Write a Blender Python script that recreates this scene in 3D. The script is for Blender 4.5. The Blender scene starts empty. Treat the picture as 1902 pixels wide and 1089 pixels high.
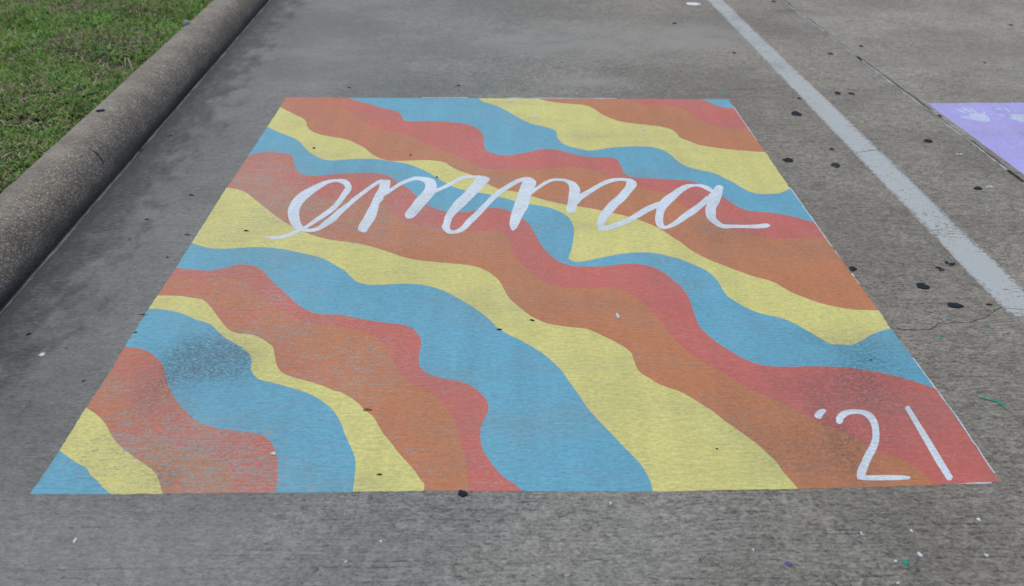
import bpy, bmesh, math, random
import numpy as np
from mathutils import Matrix, Vector

random.seed(21)
rng = np.random.default_rng(21)
scene = bpy.context.scene
col = scene.collection

# ------------------------------------------------------------------ camera
PITCH, YAW, ROLL = 0.486554, -0.014418, -0.001590
cam_data = bpy.data.cameras.new('camera')
cam = bpy.data.objects.new('camera', cam_data)
col.objects.link(cam)
fwd = Vector((-math.sin(YAW)*math.cos(PITCH), math.cos(YAW)*math.cos(PITCH), -math.sin(PITCH)))
right = Vector((math.cos(YAW), math.sin(YAW), 0.0))
up = right.cross(fwd)
c_, s_ = math.cos(ROLL), math.sin(ROLL)
right, up = c_*right + s_*up, -s_*right + c_*up
m = Matrix((right, up, -fwd)).transposed().to_4x4()
m.translation = Vector((1.10842, -1.87554, 1.51387))
cam.matrix_world = m
cam_data.sensor_width = 36.0
cam_data.lens = 1850.0/1902.0*36.0
cam_data.clip_start = 0.05
cam_data.clip_end = 800.0
cam_data.dof.use_dof = True
cam_data.dof.focus_distance = 3.1
cam_data.dof.aperture_fstop = 4.0
scene.camera = cam

# ------------------------------------------------------------------ light: open shade under a bright soft sky
SUN_EL, SUN_AZ = math.radians(60), math.radians(-25)      # azimuth from +Y towards +X; light comes from over the lawn
world = bpy.data.worlds.new('World')
scene.world = world
world.use_nodes = True
wt = world.node_tree
sky = wt.nodes.new('ShaderNodeTexSky')
sky.sky_type = 'NISHITA'
sky.sun_disc = False
sky.sun_elevation = SUN_EL
sky.sun_rotation = SUN_AZ
sky.air_density = 1.0
sky.dust_density = 3.0
wt.links.new(sky.outputs[0], wt.nodes['Background'].inputs['Color'])
wt.nodes['Background'].inputs['Strength'].default_value = 0.10
sun_data = bpy.data.lights.new('sun', 'SUN')
sun_data.energy = 1.4
sun_data.angle = math.radians(50)
sun_data.color = (1.0, 0.99, 0.90)
sun = bpy.data.objects.new('sun', sun_data)
col.objects.link(sun)
sd = Vector((math.sin(SUN_AZ)*math.cos(SUN_EL), math.cos(SUN_AZ)*math.cos(SUN_EL), math.sin(SUN_EL)))
sun.rotation_euler = sd.to_track_quat('Z', 'Y').to_euler()
sun.location = sd*20
scene.view_settings.view_transform = 'Standard'
scene.view_settings.look = 'None'
scene.view_settings.gamma = 1.0
scene.view_settings.use_curve_mapping = False
scene.view_settings.exposure = 0.27

# ------------------------------------------------------------------ measured outlines, tenths of a millimetre on the pavement
BANDS = [
('blue','33,1631 93,1579 152,1527 211,1476 271,1425 335,1371 401,1317 466,1264 530,1213 593,1164 656,1116 718,1070 778,1027 831,994 883,966 934,935 982,894 1029,835 1074,765 1118,693 1166,628 1221,571 1279,519 1338,469 1395,415 1450,355 1504,291 1558,228 1610,171 1659,123 1707,79 1754,38 1799,-1 1834,-31 1866,-58 1898,-84 1931,-110 -3,-58'),
('yellow','33,1631 93,1579 152,1527 211,1476 271,1425 335,1371 401,1317 466,1264 530,1213 593,1164 656,1116 718,1070 778,1027 831,994 883,966 934,935 982,894 1029,835 1074,765 1118,693 1166,628 1221,571 1279,519 1338,469 1395,415 1450,355 1504,291 1558,228 1610,171 1659,123 1707,79 1754,38 1799,-1 1834,-31 1866,-58 1898,-84 1931,-110 3111,-104 3058,13 3003,133 2949,250 2898,355 2863,423 2829,485 2796,544 2759,601 2719,658 2677,712 2632,764 2583,817 2515,882 2439,946 2360,1010 2282,1074 2205,1138 2129,1203 2052,1268 1974,1336 1894,1409 1813,1484 1731,1562 1649,1641 1562,1724 1473,1809 1386,1898 1303,1992 1231,2087 1162,2187 1095,2289 1029,2390 967,2483 907,2577 847,2669 785,2757 726,2835 667,2908 605,2979 541,3050 462,3129 379,3209 295,3283 219,3350 165,3394 115,3433 66,3469 17,3507'),
('orange','17,3507 66,3469 115,3433 165,3394 219,3350 295,3283 379,3209 462,3129 541,3050 605,2979 667,2908 726,2835 785,2757 847,2669 907,2577 967,2483 1029,2390 1095,2289 1162,2187 1231,2087 1303,1992 1386,1898 1473,1809 1562,1724 1649,1641 1731,1562 1813,1484 1894,1409 1974,1336 2052,1268 2129,1203 2205,1138 2282,1074 2360,1010 2439,946 2515,882 2583,817 2632,764 2677,712 2719,658 2759,601 2796,544 2829,485 2863,423 2898,355 2949,250 3003,133 3058,13 3111,-104 4837,-106 4810,27 4784,161 4755,296 4715,428 4665,559 4608,691 4542,816 4467,928 4371,1031 4263,1118 4147,1193 4027,1264 3872,1338 3707,1398 3538,1455 3371,1521 3209,1595 3046,1673 2885,1758 2730,1852 2604,1942 2482,2040 2362,2143 2242,2250 2123,2356 2002,2465 1885,2579 1776,2699 1692,2808 1613,2921 1539,3039 1464,3160 1390,3285 1317,3416 1246,3548 1178,3677 1117,3790 1057,3901 1003,4012 961,4122 940,4229 933,4335 925,4441 899,4548 843,4668 770,4792 684,4911 594,5020 472,5133 335,5230 193,5319 52,5413'),
('red','52,5413 193,5319 335,5230 472,5133 594,5020 684,4911 770,4792 843,4668 899,4548 925,4441 933,4335 940,4229 961,4122 1003,4012 1057,3901 1117,3790 1178,3677 1246,3548 1317,3416 1390,3285 1464,3160 1539,3039 1613,2921 1692,2808 1776,2699 1885,2579 2002,2465 2123,2356 2242,2250 2362,2143 2482,2040 2604,1942 2730,1852 2885,1758 3046,1673 3209,1595 3371,1521 3538,1455 3707,1398 3872,1338 4027,1264 4147,1193 4263,1118 4371,1031 4467,928 4542,816 4608,691 4665,559 4715,428 4755,296 4784,161 4810,27 4837,-106 5765,-122 5757,-25 5750,71 5742,170 5732,272 5716,392 5697,518 5676,644 5655,765 5638,859 5621,949 5602,1037 5580,1127 5555,1221 5528,1315 5497,1409 5463,1501 5425,1591 5383,1679 5338,1765 5290,1847 5239,1923 5186,1997 5130,2064 5072,2123 5010,2171 4945,2210 4877,2241 4808,2269 4725,2296 4638,2315 4550,2331 4463,2347 4377,2363 4290,2378 4205,2393 4120,2409 4045,2424 3971,2439 3897,2456 3821,2478 3743,2506 3664,2538 3584,2574 3505,2613 3427,2652 3350,2695 3273,2742 3196,2798 3122,2862 3048,2935 2975,3013 2902,3093 2830,3175 2758,3261 2686,3348 2615,3437 2547,3522 2479,3608 2411,3696 2346,3788 2284,3887 2222,3991 2163,4095 2108,4192 2068,4261 2031,4325 1994,4391 1955,4465 1897,4585 1836,4721 1774,4863 1714,5001 1662,5124 1612,5248 1561,5369 1506,5485 1448,5591 1388,5693 1324,5791 1257,5885 1182,5982 1103,6075 1021,6163 938,6245 852,6322 764,6393 676,6456 591,6508 512,6548 436,6577 362,6600 288,6618 217,6630 148,6636 80,6639 12,6644'),
('blue','12,6644 80,6639 148,6636 217,6630 288,6618 362,6600 436,6577 512,6548 591,6508 676,6456 764,6393 852,6322 938,6245 1021,6163 1103,6075 1182,5982 1257,5885 1324,5791 1388,5693 1448,5591 1506,5485 1561,5369 1612,5248 1662,5124 1714,5001 1774,4863 1836,4721 1897,4585 1955,4465 1994,4391 2031,4325 2068,4261 2108,4192 2163,4095 2222,3991 2284,3887 2346,3788 2411,3696 2479,3608 2547,3522 2615,3437 2686,3348 2758,3261 2830,3175 2902,3093 2975,3013 3048,2935 3122,2862 3196,2798 3273,2742 3350,2695 3427,2652 3505,2613 3584,2574 3664,2538 3743,2506 3821,2478 3897,2456 3971,2439 4045,2424 4120,2409 4205,2393 4290,2378 4377,2363 4463,2347 4550,2331 4638,2315 4725,2296 4808,2269 4877,2241 4945,2210 5010,2171 5072,2123 5130,2064 5186,1997 5239,1923 5290,1847 5338,1765 5383,1679 5425,1591 5463,1501 5497,1409 5528,1315 5555,1221 5580,1127 5602,1037 5621,949 5638,859 5655,765 5676,644 5697,518 5716,392 5732,272 5742,170 5750,71 5757,-25 5765,-122 7590,-112 7581,46 7573,208 7564,369 7555,520 7548,633 7543,741 7536,845 7524,949 7508,1043 7490,1135 7468,1226 7442,1317 7410,1411 7374,1503 7334,1597 7293,1697 7242,1829 7186,1973 7131,2115 7082,2246 7052,2332 7026,2411 7000,2488 6970,2570 6931,2671 6888,2776 6842,2882 6794,2984 6743,3084 6688,3182 6631,3277 6570,3369 6501,3462 6427,3551 6351,3637 6273,3720 6189,3806 6102,3888 6014,3966 5926,4036 5842,4095 5759,4147 5676,4194 5592,4240 5508,4286 5423,4329 5339,4371 5261,4410 5203,4440 5150,4467 5096,4494 5039,4522 4961,4558 4877,4594 4792,4630 4707,4667 4622,4699 4536,4727 4452,4762 4373,4813 4308,4872 4245,4942 4186,5019 4133,5101 4088,5181 4046,5268 4010,5356 3982,5442 3968,5517 3963,5590 3960,5664 3949,5738 3932,5814 3910,5890 3884,5966 3852,6041 3804,6133 3745,6225 3681,6316 3614,6404 3532,6501 3445,6594 3354,6685 3261,6776 3159,6871 3052,6964 2946,7059 2846,7158 2764,7251 2686,7347 2610,7446 2532,7547 2452,7657 2372,7772 2289,7883 2202,7979 2093,8060 1978,8119 1860,8173 1742,8238 1620,8323 1497,8418 1372,8512 1250,8596 1131,8667 1013,8732 896,8790 781,8841 668,8883 556,8918 447,8946 343,8968 253,8981 168,8988 84,8992 0,8998'),
('yellow','0,8998 84,8992 168,8988 253,8981 343,8968 447,8946 556,8918 668,8883 781,8841 896,8790 1013,8732 1131,8667 1250,8596 1372,8512 1497,8418 1620,8323 1742,8238 1860,8173 1978,8119 2093,8060 2202,7979 2289,7883 2372,7772 2452,7657 2532,7547 2610,7446 2686,7347 2764,7251 2846,7158 2946,7059 3052,6964 3159,6871 3261,6776 3354,6685 3445,6594 3532,6501 3614,6404 3681,6316 3745,6225 3804,6133 3852,6041 3884,5966 3910,5890 3932,5814 3949,5738 3960,5664 3963,5590 3968,5517 3982,5442 4010,5356 4046,5268 4088,5181 4133,5101 4186,5019 4245,4942 4308,4872 4373,4813 4452,4762 4536,4727 4622,4699 4707,4667 4792,4630 4877,4594 4961,4558 5039,4522 5096,4494 5150,4467 5203,4440 5261,4410 5339,4371 5423,4329 5508,4286 5592,4240 5676,4194 5759,4147 5842,4095 5926,4036 6014,3966 6102,3888 6189,3806 6273,3720 6351,3637 6427,3551 6501,3462 6570,3369 6631,3277 6688,3182 6743,3084 6794,2984 6842,2882 6888,2776 6931,2671 6970,2570 7000,2488 7026,2411 7052,2332 7082,2246 7131,2115 7186,1973 7242,1829 7293,1697 7334,1597 7374,1503 7410,1411 7442,1317 7468,1226 7490,1135 7508,1043 7524,949 7536,845 7543,741 7548,633 7555,520 7564,369 7573,208 7581,46 7590,-112 9258,-100 9260,-38 9264,24 9264,86 9256,144 9234,199 9202,249 9166,299 9133,353 9101,420 9070,492 9038,565 9003,637 8962,709 8919,779 8874,851 8826,927 8765,1022 8700,1123 8633,1227 8567,1336 8499,1456 8430,1582 8362,1710 8293,1834 8229,1945 8163,2054 8099,2162 8042,2270 7999,2362 7961,2454 7924,2545 7886,2635 7850,2721 7814,2806 7775,2889 7731,2968 7674,3047 7610,3119 7544,3191 7481,3268 7421,3352 7364,3442 7305,3531 7244,3616 7175,3700 7104,3781 7031,3858 6958,3929 6884,3997 6807,4064 6736,4121 6678,4158 6657,4166 6640,4168 6624,4169 6603,4176 6547,4208 6478,4256 6402,4310 6325,4362 6233,4421 6135,4482 6035,4542 5935,4599 5838,4651 5740,4699 5643,4746 5548,4793 5462,4833 5377,4872 5294,4912 5212,4959 5135,5006 5057,5056 4982,5114 4914,5184 4859,5258 4808,5343 4762,5434 4719,5527 4682,5622 4649,5722 4619,5825 4589,5927 4559,6031 4530,6137 4501,6241 4472,6337 4450,6408 4429,6476 4406,6539 4378,6599 4340,6657 4297,6709 4250,6759 4200,6813 4129,6894 4051,6981 3969,7066 3888,7140 3811,7200 3733,7251 3655,7294 3574,7330 3475,7356 3372,7366 3270,7377 3172,7403 3097,7438 3023,7480 2951,7531 2879,7596 2806,7680 2734,7778 2662,7886 2590,7995 2518,8107 2447,8224 2377,8343 2308,8460 2246,8566 2185,8670 2125,8774 2062,8878 1993,8988 1923,9099 1851,9207 1781,9306 1719,9389 1657,9468 1595,9537 1532,9594 1462,9633 1392,9653 1319,9667 1244,9686 1152,9719 1056,9755 957,9790 856,9818 735,9841 609,9857 485,9869 368,9877 274,9882 186,9883 99,9883 12,9884'),
('orange','12,9884 99,9883 186,9883 274,9882 368,9877 485,9869 609,9857 735,9841 856,9818 957,9790 1056,9755 1152,9719 1244,9686 1319,9667 1392,9653 1462,9633 1532,9594 1595,9537 1657,9468 1719,9389 1781,9306 1851,9207 1923,9099 1993,8988 2062,8878 2125,8774 2185,8670 2246,8566 2308,8460 2377,8343 2447,8224 2518,8107 2590,7995 2662,7886 2734,7778 2806,7680 2879,7596 2951,7531 3023,7480 3097,7438 3172,7403 3270,7377 3372,7366 3475,7356 3574,7330 3655,7294 3733,7251 3811,7200 3888,7140 3969,7066 4051,6981 4129,6894 4200,6813 4250,6759 4297,6709 4340,6657 4378,6599 4406,6539 4429,6476 4450,6408 4472,6337 4501,6241 4530,6137 4559,6031 4589,5927 4619,5825 4649,5722 4682,5622 4719,5527 4762,5434 4808,5343 4859,5258 4914,5184 4982,5114 5057,5056 5135,5006 5212,4959 5294,4912 5377,4872 5462,4833 5548,4793 5643,4746 5740,4699 5838,4651 5935,4599 6035,4542 6135,4482 6233,4421 6325,4362 6402,4310 6478,4256 6547,4208 6603,4176 6624,4169 6640,4168 6657,4166 6678,4158 6736,4121 6807,4064 6884,3997 6958,3929 7031,3858 7104,3781 7175,3700 7244,3616 7305,3531 7364,3442 7421,3352 7481,3268 7544,3191 7610,3119 7674,3047 7731,2968 7775,2889 7814,2806 7850,2721 7886,2635 7924,2545 7961,2454 7999,2362 8042,2270 8099,2162 8163,2054 8229,1945 8293,1834 8362,1710 8430,1582 8499,1456 8567,1336 8633,1227 8700,1123 8765,1022 8826,927 8874,851 8919,779 8962,709 9003,637 9038,565 9070,492 9101,420 9133,353 9166,299 9202,249 9234,199 9256,144 9264,86 9264,24 9260,-38 9258,-100 10296,-124 10297,6 10299,138 10299,271 10296,403 10288,528 10277,652 10264,777 10248,902 10231,1031 10212,1160 10190,1290 10167,1421 10140,1555 10110,1690 10080,1826 10049,1959 10022,2081 9995,2200 9968,2319 9940,2438 9914,2552 9888,2666 9860,2779 9828,2890 9793,2999 9754,3106 9712,3211 9666,3315 9612,3428 9553,3539 9490,3649 9425,3754 9356,3857 9284,3958 9209,4053 9130,4143 9042,4227 8948,4301 8853,4375 8758,4458 8658,4554 8555,4656 8457,4766 8369,4885 8306,4997 8250,5118 8198,5243 8148,5370 8102,5491 8058,5616 8016,5742 7973,5868 7930,5996 7888,6126 7843,6255 7792,6382 7727,6521 7655,6660 7577,6793 7496,6915 7409,7026 7317,7126 7222,7217 7126,7301 7024,7378 6919,7446 6813,7507 6708,7562 6605,7611 6503,7653 6401,7690 6298,7726 6190,7760 6083,7791 5974,7819 5864,7846 5749,7869 5633,7888 5517,7910 5401,7945 5293,7992 5186,8048 5078,8111 4969,8181 4855,8260 4741,8345 4625,8439 4509,8538 4387,8651 4265,8772 4141,8898 4016,9023 3889,9142 3761,9260 3633,9384 3510,9521 3399,9670 3291,9833 3185,9999 3081,10160 2992,10299 2906,10438 2819,10570 2728,10687 2624,10794 2516,10887 2405,10965 2287,11027 2122,11080 1946,11103 1768,11108 1598,11107 1444,11096 1296,11072 1150,11047 1006,11037 878,11045 752,11063 626,11083 502,11100 384,11110 267,11119 151,11127 35,11135'),
('red','35,11135 151,11127 267,11119 384,11110 502,11100 626,11083 752,11063 878,11045 1006,11037 1150,11047 1296,11072 1444,11096 1598,11107 1768,11108 1946,11103 2122,11080 2287,11027 2405,10965 2516,10887 2624,10794 2728,10687 2819,10570 2906,10438 2992,10299 3081,10160 3185,9999 3291,9833 3399,9670 3510,9521 3633,9384 3761,9260 3889,9142 4016,9023 4141,8898 4265,8772 4387,8651 4509,8538 4625,8439 4741,8345 4855,8260 4969,8181 5078,8111 5186,8048 5293,7992 5401,7945 5517,7910 5633,7888 5749,7869 5864,7846 5974,7819 6083,7791 6190,7760 6298,7726 6401,7690 6503,7653 6605,7611 6708,7562 6813,7507 6919,7446 7024,7378 7126,7301 7222,7217 7317,7126 7409,7026 7496,6915 7577,6793 7655,6660 7727,6521 7792,6382 7843,6255 7888,6126 7930,5996 7973,5868 8016,5742 8058,5616 8102,5491 8148,5370 8198,5243 8250,5118 8306,4997 8369,4885 8457,4766 8555,4656 8658,4554 8758,4458 8853,4375 8948,4301 9042,4227 9130,4143 9209,4053 9284,3958 9356,3857 9425,3754 9490,3649 9553,3539 9612,3428 9666,3315 9712,3211 9754,3106 9793,2999 9828,2890 9860,2779 9888,2666 9914,2552 9940,2438 9968,2319 9995,2200 10022,2081 10049,1959 10080,1826 10110,1690 10140,1555 10167,1421 10190,1290 10212,1160 10231,1031 10248,902 10264,777 10277,652 10288,528 10296,403 10299,271 10299,138 10297,6 10296,-124 11583,-160 11568,-127 11554,-95 11539,-63 11521,-30 11489,12 11453,54 11413,97 11372,143 11320,200 11265,259 11209,321 11155,389 11103,463 11053,541 11004,624 10957,710 10909,806 10863,907 10819,1010 10776,1113 10738,1205 10700,1298 10666,1392 10637,1488 10616,1582 10599,1677 10587,1774 10577,1872 10569,1970 10565,2068 10564,2167 10567,2266 10575,2368 10588,2470 10604,2571 10624,2670 10651,2765 10685,2857 10717,2949 10741,3042 10754,3127 10762,3213 10765,3298 10763,3382 10757,3461 10746,3539 10731,3615 10712,3688 10687,3758 10657,3824 10623,3888 10585,3956 10529,4052 10465,4153 10397,4251 10329,4339 10266,4409 10203,4471 10138,4526 10070,4574 9996,4613 9919,4641 9841,4665 9761,4691 9671,4722 9579,4751 9487,4782 9398,4820 9315,4860 9233,4904 9153,4955 9079,5015 9016,5080 8955,5152 8900,5230 8854,5309 8827,5366 8804,5424 8786,5485 8770,5555 8754,5667 8744,5796 8739,5930 8736,6057 8738,6163 8743,6265 8749,6367 8752,6470 8753,6576 8755,6683 8752,6790 8740,6893 8718,6993 8689,7090 8654,7184 8616,7275 8574,7366 8529,7454 8480,7536 8426,7610 8359,7682 8286,7743 8209,7796 8129,7840 8034,7877 7934,7899 7832,7917 7728,7938 7614,7967 7498,7996 7381,8027 7266,8060 7162,8094 7059,8129 6957,8166 6855,8206 6750,8250 6644,8297 6538,8344 6436,8387 6342,8424 6248,8460 6159,8490 6078,8510 6025,8516 5979,8516 5932,8514 5880,8514 5801,8516 5714,8519 5624,8527 5534,8544 5443,8571 5350,8605 5257,8649 5166,8704 5080,8767 4994,8841 4910,8923 4827,9009 4752,9093 4678,9183 4605,9278 4530,9380 4450,9498 4368,9627 4286,9758 4204,9885 4124,10001 4043,10113 3963,10225 3881,10339 3797,10454 3712,10570 3629,10687 3550,10804 3488,10905 3431,11007 3374,11109 3317,11212 3259,11318 3201,11427 3142,11532 3078,11628 3004,11720 2926,11802 2845,11876 2764,11941 2677,12002 2588,12052 2499,12091 2414,12118 2333,12129 2255,12127 2179,12115 2106,12095 2034,12063 1966,12021 1899,11974 1831,11930 1763,11888 1696,11845 1628,11803 1559,11767 1491,11733 1422,11702 1351,11676 1276,11660 1187,11656 1093,11663 995,11677 895,11695 782,11719 663,11750 544,11783 429,11815 331,11841 235,11867 141,11894 46,11920'),
('blue','46,11920 141,11894 235,11867 331,11841 429,11815 544,11783 663,11750 782,11719 895,11695 995,11677 1093,11663 1187,11656 1276,11660 1351,11676 1422,11702 1491,11733 1559,11767 1628,11803 1696,11845 1763,11888 1831,11930 1899,11974 1966,12021 2034,12063 2106,12095 2179,12115 2255,12127 2333,12129 2414,12118 2499,12091 2588,12052 2677,12002 2764,11941 2845,11876 2926,11802 3004,11720 3078,11628 3142,11532 3201,11427 3259,11318 3317,11212 3374,11109 3431,11007 3488,10905 3550,10804 3629,10687 3712,10570 3797,10454 3881,10339 3963,10225 4043,10113 4124,10001 4204,9885 4286,9758 4368,9627 4450,9498 4530,9380 4605,9278 4678,9183 4752,9093 4827,9009 4910,8923 4994,8841 5080,8767 5166,8704 5257,8649 5350,8605 5443,8571 5534,8544 5624,8527 5714,8519 5801,8516 5880,8514 5932,8514 5979,8516 6025,8516 6078,8510 6159,8490 6248,8460 6342,8424 6436,8387 6538,8344 6644,8297 6750,8250 6855,8206 6957,8166 7059,8129 7162,8094 7266,8060 7381,8027 7498,7996 7614,7967 7728,7938 7832,7917 7934,7899 8034,7877 8129,7840 8209,7796 8286,7743 8359,7682 8426,7610 8480,7536 8529,7454 8574,7366 8616,7275 8654,7184 8689,7090 8718,6993 8740,6893 8752,6790 8755,6683 8753,6576 8752,6470 8749,6367 8743,6265 8738,6163 8736,6057 8739,5930 8744,5796 8754,5667 8770,5555 8786,5485 8804,5424 8827,5366 8854,5309 8900,5230 8955,5152 9016,5080 9079,5015 9153,4955 9233,4904 9315,4860 9398,4820 9487,4782 9579,4751 9671,4722 9761,4691 9841,4665 9919,4641 9996,4613 10070,4574 10138,4526 10203,4471 10266,4409 10329,4339 10397,4251 10465,4153 10529,4052 10585,3956 10623,3888 10657,3824 10687,3758 10712,3688 10731,3615 10746,3539 10757,3461 10763,3382 10765,3298 10762,3213 10754,3127 10741,3042 10717,2949 10685,2857 10651,2765 10624,2670 10604,2571 10588,2470 10575,2368 10567,2266 10564,2167 10565,2068 10569,1970 10577,1872 10587,1774 10599,1677 10616,1582 10637,1488 10666,1392 10700,1298 10738,1205 10776,1113 10819,1010 10863,907 10909,806 10957,710 11004,624 11053,541 11103,463 11155,389 11209,321 11265,259 11320,200 11372,143 11413,97 11453,54 11489,12 11521,-30 11539,-63 11554,-95 11568,-127 11583,-160 14668,-218 14669,-143 14670,-66 14670,11 14667,87 14660,165 14649,243 14636,321 14622,400 14604,489 14584,579 14562,670 14536,757 14506,842 14472,923 14436,1004 14398,1088 14351,1187 14300,1289 14248,1394 14196,1503 14141,1625 14086,1753 14030,1882 13973,2010 13915,2132 13856,2252 13796,2373 13739,2494 13688,2608 13638,2721 13589,2836 13541,2952 13494,3068 13448,3184 13403,3303 13361,3424 13325,3545 13292,3670 13259,3793 13226,3910 13195,4005 13164,4094 13132,4182 13101,4272 13070,4368 13038,4465 13007,4563 12975,4664 12945,4770 12915,4880 12883,4989 12848,5094 12806,5195 12760,5292 12712,5389 12662,5487 12605,5600 12547,5716 12485,5831 12420,5942 12349,6051 12274,6155 12196,6257 12116,6359 12028,6468 11937,6576 11844,6683 11750,6787 11656,6885 11561,6980 11466,7074 11374,7172 11288,7264 11204,7355 11123,7453 11044,7564 10971,7696 10902,7843 10834,7994 10763,8137 10693,8260 10622,8379 10550,8494 10474,8610 10389,8733 10300,8857 10209,8978 10118,9097 10029,9210 9938,9320 9847,9428 9755,9535 9664,9641 9574,9746 9481,9848 9385,9945 9280,10040 9171,10130 9061,10213 8950,10287 8842,10351 8734,10405 8625,10452 8517,10491 8410,10520 8304,10540 8198,10554 8089,10564 7970,10570 7849,10570 7727,10566 7606,10560 7485,10550 7365,10535 7245,10522 7127,10516 7018,10515 6910,10517 6804,10527 6701,10550 6617,10579 6534,10616 6455,10664 6378,10727 6311,10803 6247,10893 6183,10991 6119,11094 6050,11212 5981,11340 5911,11467 5841,11578 5779,11658 5717,11725 5654,11790 5587,11862 5499,11966 5404,12079 5307,12192 5211,12296 5121,12386 5032,12470 4941,12548 4845,12622 4729,12699 4607,12767 4481,12832 4355,12896 4217,12965 4075,13033 3934,13098 3795,13160 3671,13216 3550,13270 3428,13320 3305,13365 3169,13407 3031,13443 2893,13474 2760,13497 2642,13511 2528,13520 2415,13522 2301,13520 2176,13510 2050,13492 1923,13471 1797,13453 1670,13436 1543,13419 1416,13406 1290,13402 1173,13404 1055,13411 938,13427 824,13456 730,13492 637,13538 545,13590 451,13646 350,13708 247,13776 144,13846 40,13916'),
('yellow','40,13916 144,13846 247,13776 350,13708 451,13646 545,13590 637,13538 730,13492 824,13456 938,13427 1055,13411 1173,13404 1290,13402 1416,13406 1543,13419 1670,13436 1797,13453 1923,13471 2050,13492 2176,13510 2301,13520 2415,13522 2528,13520 2642,13511 2760,13497 2893,13474 3031,13443 3169,13407 3305,13365 3428,13320 3550,13270 3671,13216 3795,13160 3934,13098 4075,13033 4217,12965 4355,12896 4481,12832 4607,12767 4729,12699 4845,12622 4941,12548 5032,12470 5121,12386 5211,12296 5307,12192 5404,12079 5499,11966 5587,11862 5654,11790 5717,11725 5779,11658 5841,11578 5911,11467 5981,11340 6050,11212 6119,11094 6183,10991 6247,10893 6311,10803 6378,10727 6455,10664 6534,10616 6617,10579 6701,10550 6804,10527 6910,10517 7018,10515 7127,10516 7245,10522 7365,10535 7485,10550 7606,10560 7727,10566 7849,10570 7970,10570 8089,10564 8198,10554 8304,10540 8410,10520 8517,10491 8625,10452 8734,10405 8842,10351 8950,10287 9061,10213 9171,10130 9280,10040 9385,9945 9481,9848 9574,9746 9664,9641 9755,9535 9847,9428 9938,9320 10029,9210 10118,9097 10209,8978 10300,8857 10389,8733 10474,8610 10550,8494 10622,8379 10693,8260 10763,8137 10834,7994 10902,7843 10971,7696 11044,7564 11123,7453 11204,7355 11288,7264 11374,7172 11466,7074 11561,6980 11656,6885 11750,6787 11844,6683 11937,6576 12028,6468 12116,6359 12196,6257 12274,6155 12349,6051 12420,5942 12485,5831 12547,5716 12605,5600 12662,5487 12712,5389 12760,5292 12806,5195 12848,5094 12883,4989 12915,4880 12945,4770 12975,4664 13007,4563 13038,4465 13070,4368 13101,4272 13132,4182 13164,4094 13195,4005 13226,3910 13259,3793 13292,3670 13325,3545 13361,3424 13403,3303 13448,3184 13494,3068 13541,2952 13589,2836 13638,2721 13688,2608 13739,2494 13796,2373 13856,2252 13915,2132 13973,2010 14030,1882 14086,1753 14141,1625 14196,1503 14248,1394 14300,1289 14351,1187 14398,1088 14436,1004 14472,923 14506,842 14536,757 14562,670 14584,579 14604,489 14622,400 14636,321 14649,243 14660,165 14667,87 14670,11 14670,-66 14669,-143 14668,-218 18117,-176 18096,-99 18076,-22 18055,56 18033,133 18010,211 17985,288 17961,367 17938,450 17918,545 17901,646 17883,747 17860,846 17830,941 17797,1035 17761,1126 17724,1217 17689,1304 17654,1390 17616,1475 17576,1560 17530,1648 17481,1736 17430,1823 17378,1912 17319,2012 17258,2113 17196,2215 17136,2314 17081,2402 17027,2486 16974,2572 16921,2661 16869,2759 16819,2862 16767,2966 16712,3066 16648,3167 16580,3266 16510,3363 16442,3458 16382,3544 16322,3629 16263,3711 16203,3788 16153,3851 16104,3910 16053,3967 15993,4024 15889,4102 15767,4177 15644,4255 15536,4341 15464,4418 15400,4500 15339,4585 15277,4671 15213,4752 15147,4834 15087,4919 15039,5008 15015,5077 14998,5147 14984,5221 14973,5300 14962,5394 14954,5496 14949,5598 14943,5696 14941,5776 14940,5853 14937,5927 14927,6000 14906,6082 14877,6161 14842,6237 14804,6312 14753,6395 14695,6475 14633,6553 14569,6631 14499,6714 14426,6796 14351,6877 14275,6958 14200,7038 14124,7118 14048,7195 13974,7268 13910,7332 13848,7393 13785,7449 13715,7495 13627,7528 13531,7547 13431,7561 13331,7580 13223,7606 13111,7633 13000,7664 12892,7700 12792,7737 12693,7778 12598,7824 12508,7876 12435,7927 12367,7982 12301,8043 12235,8111 12166,8189 12097,8274 12029,8367 11962,8465 11892,8578 11822,8699 11753,8825 11686,8947 11627,9054 11569,9159 11513,9266 11461,9380 11413,9499 11369,9625 11328,9754 11289,9885 11258,10013 11231,10145 11204,10276 11174,10404 11141,10525 11106,10643 11068,10758 11024,10871 10963,10998 10895,11123 10821,11242 10747,11352 10672,11452 10595,11545 10515,11629 10433,11705 10342,11773 10248,11830 10152,11879 10054,11923 9947,11962 9838,11993 9726,12019 9610,12045 9472,12074 9327,12101 9181,12127 9039,12155 8908,12184 8779,12214 8652,12245 8527,12280 8411,12313 8297,12348 8184,12387 8073,12432 7972,12481 7874,12534 7775,12593 7674,12659 7557,12741 7437,12834 7315,12930 7193,13023 7071,13114 6949,13206 6827,13295 6704,13379 6583,13457 6461,13531 6339,13601 6217,13664 6095,13721 5973,13771 5852,13817 5734,13859 5627,13893 5520,13922 5418,13949 5324,13976 5262,13995 5206,14013 5149,14033 5085,14059 4973,14107 4848,14164 4716,14231 4585,14305 4455,14388 4324,14479 4191,14578 4058,14684 3920,14798 3779,14919 3639,15049 3500,15186 3369,15325 3239,15474 3110,15627 2982,15784 2865,15931 2750,16082 2636,16237 2519,16398 2397,16571 2274,16751 2149,16936 2024,17120 1899,17304 1773,17489 1645,17677 1512,17867 1360,18091 1200,18327 1040,18550 889,18734 771,18849 660,18939 551,19011 444,19076 340,19130 238,19170 137,19205 35,19243'),
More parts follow.
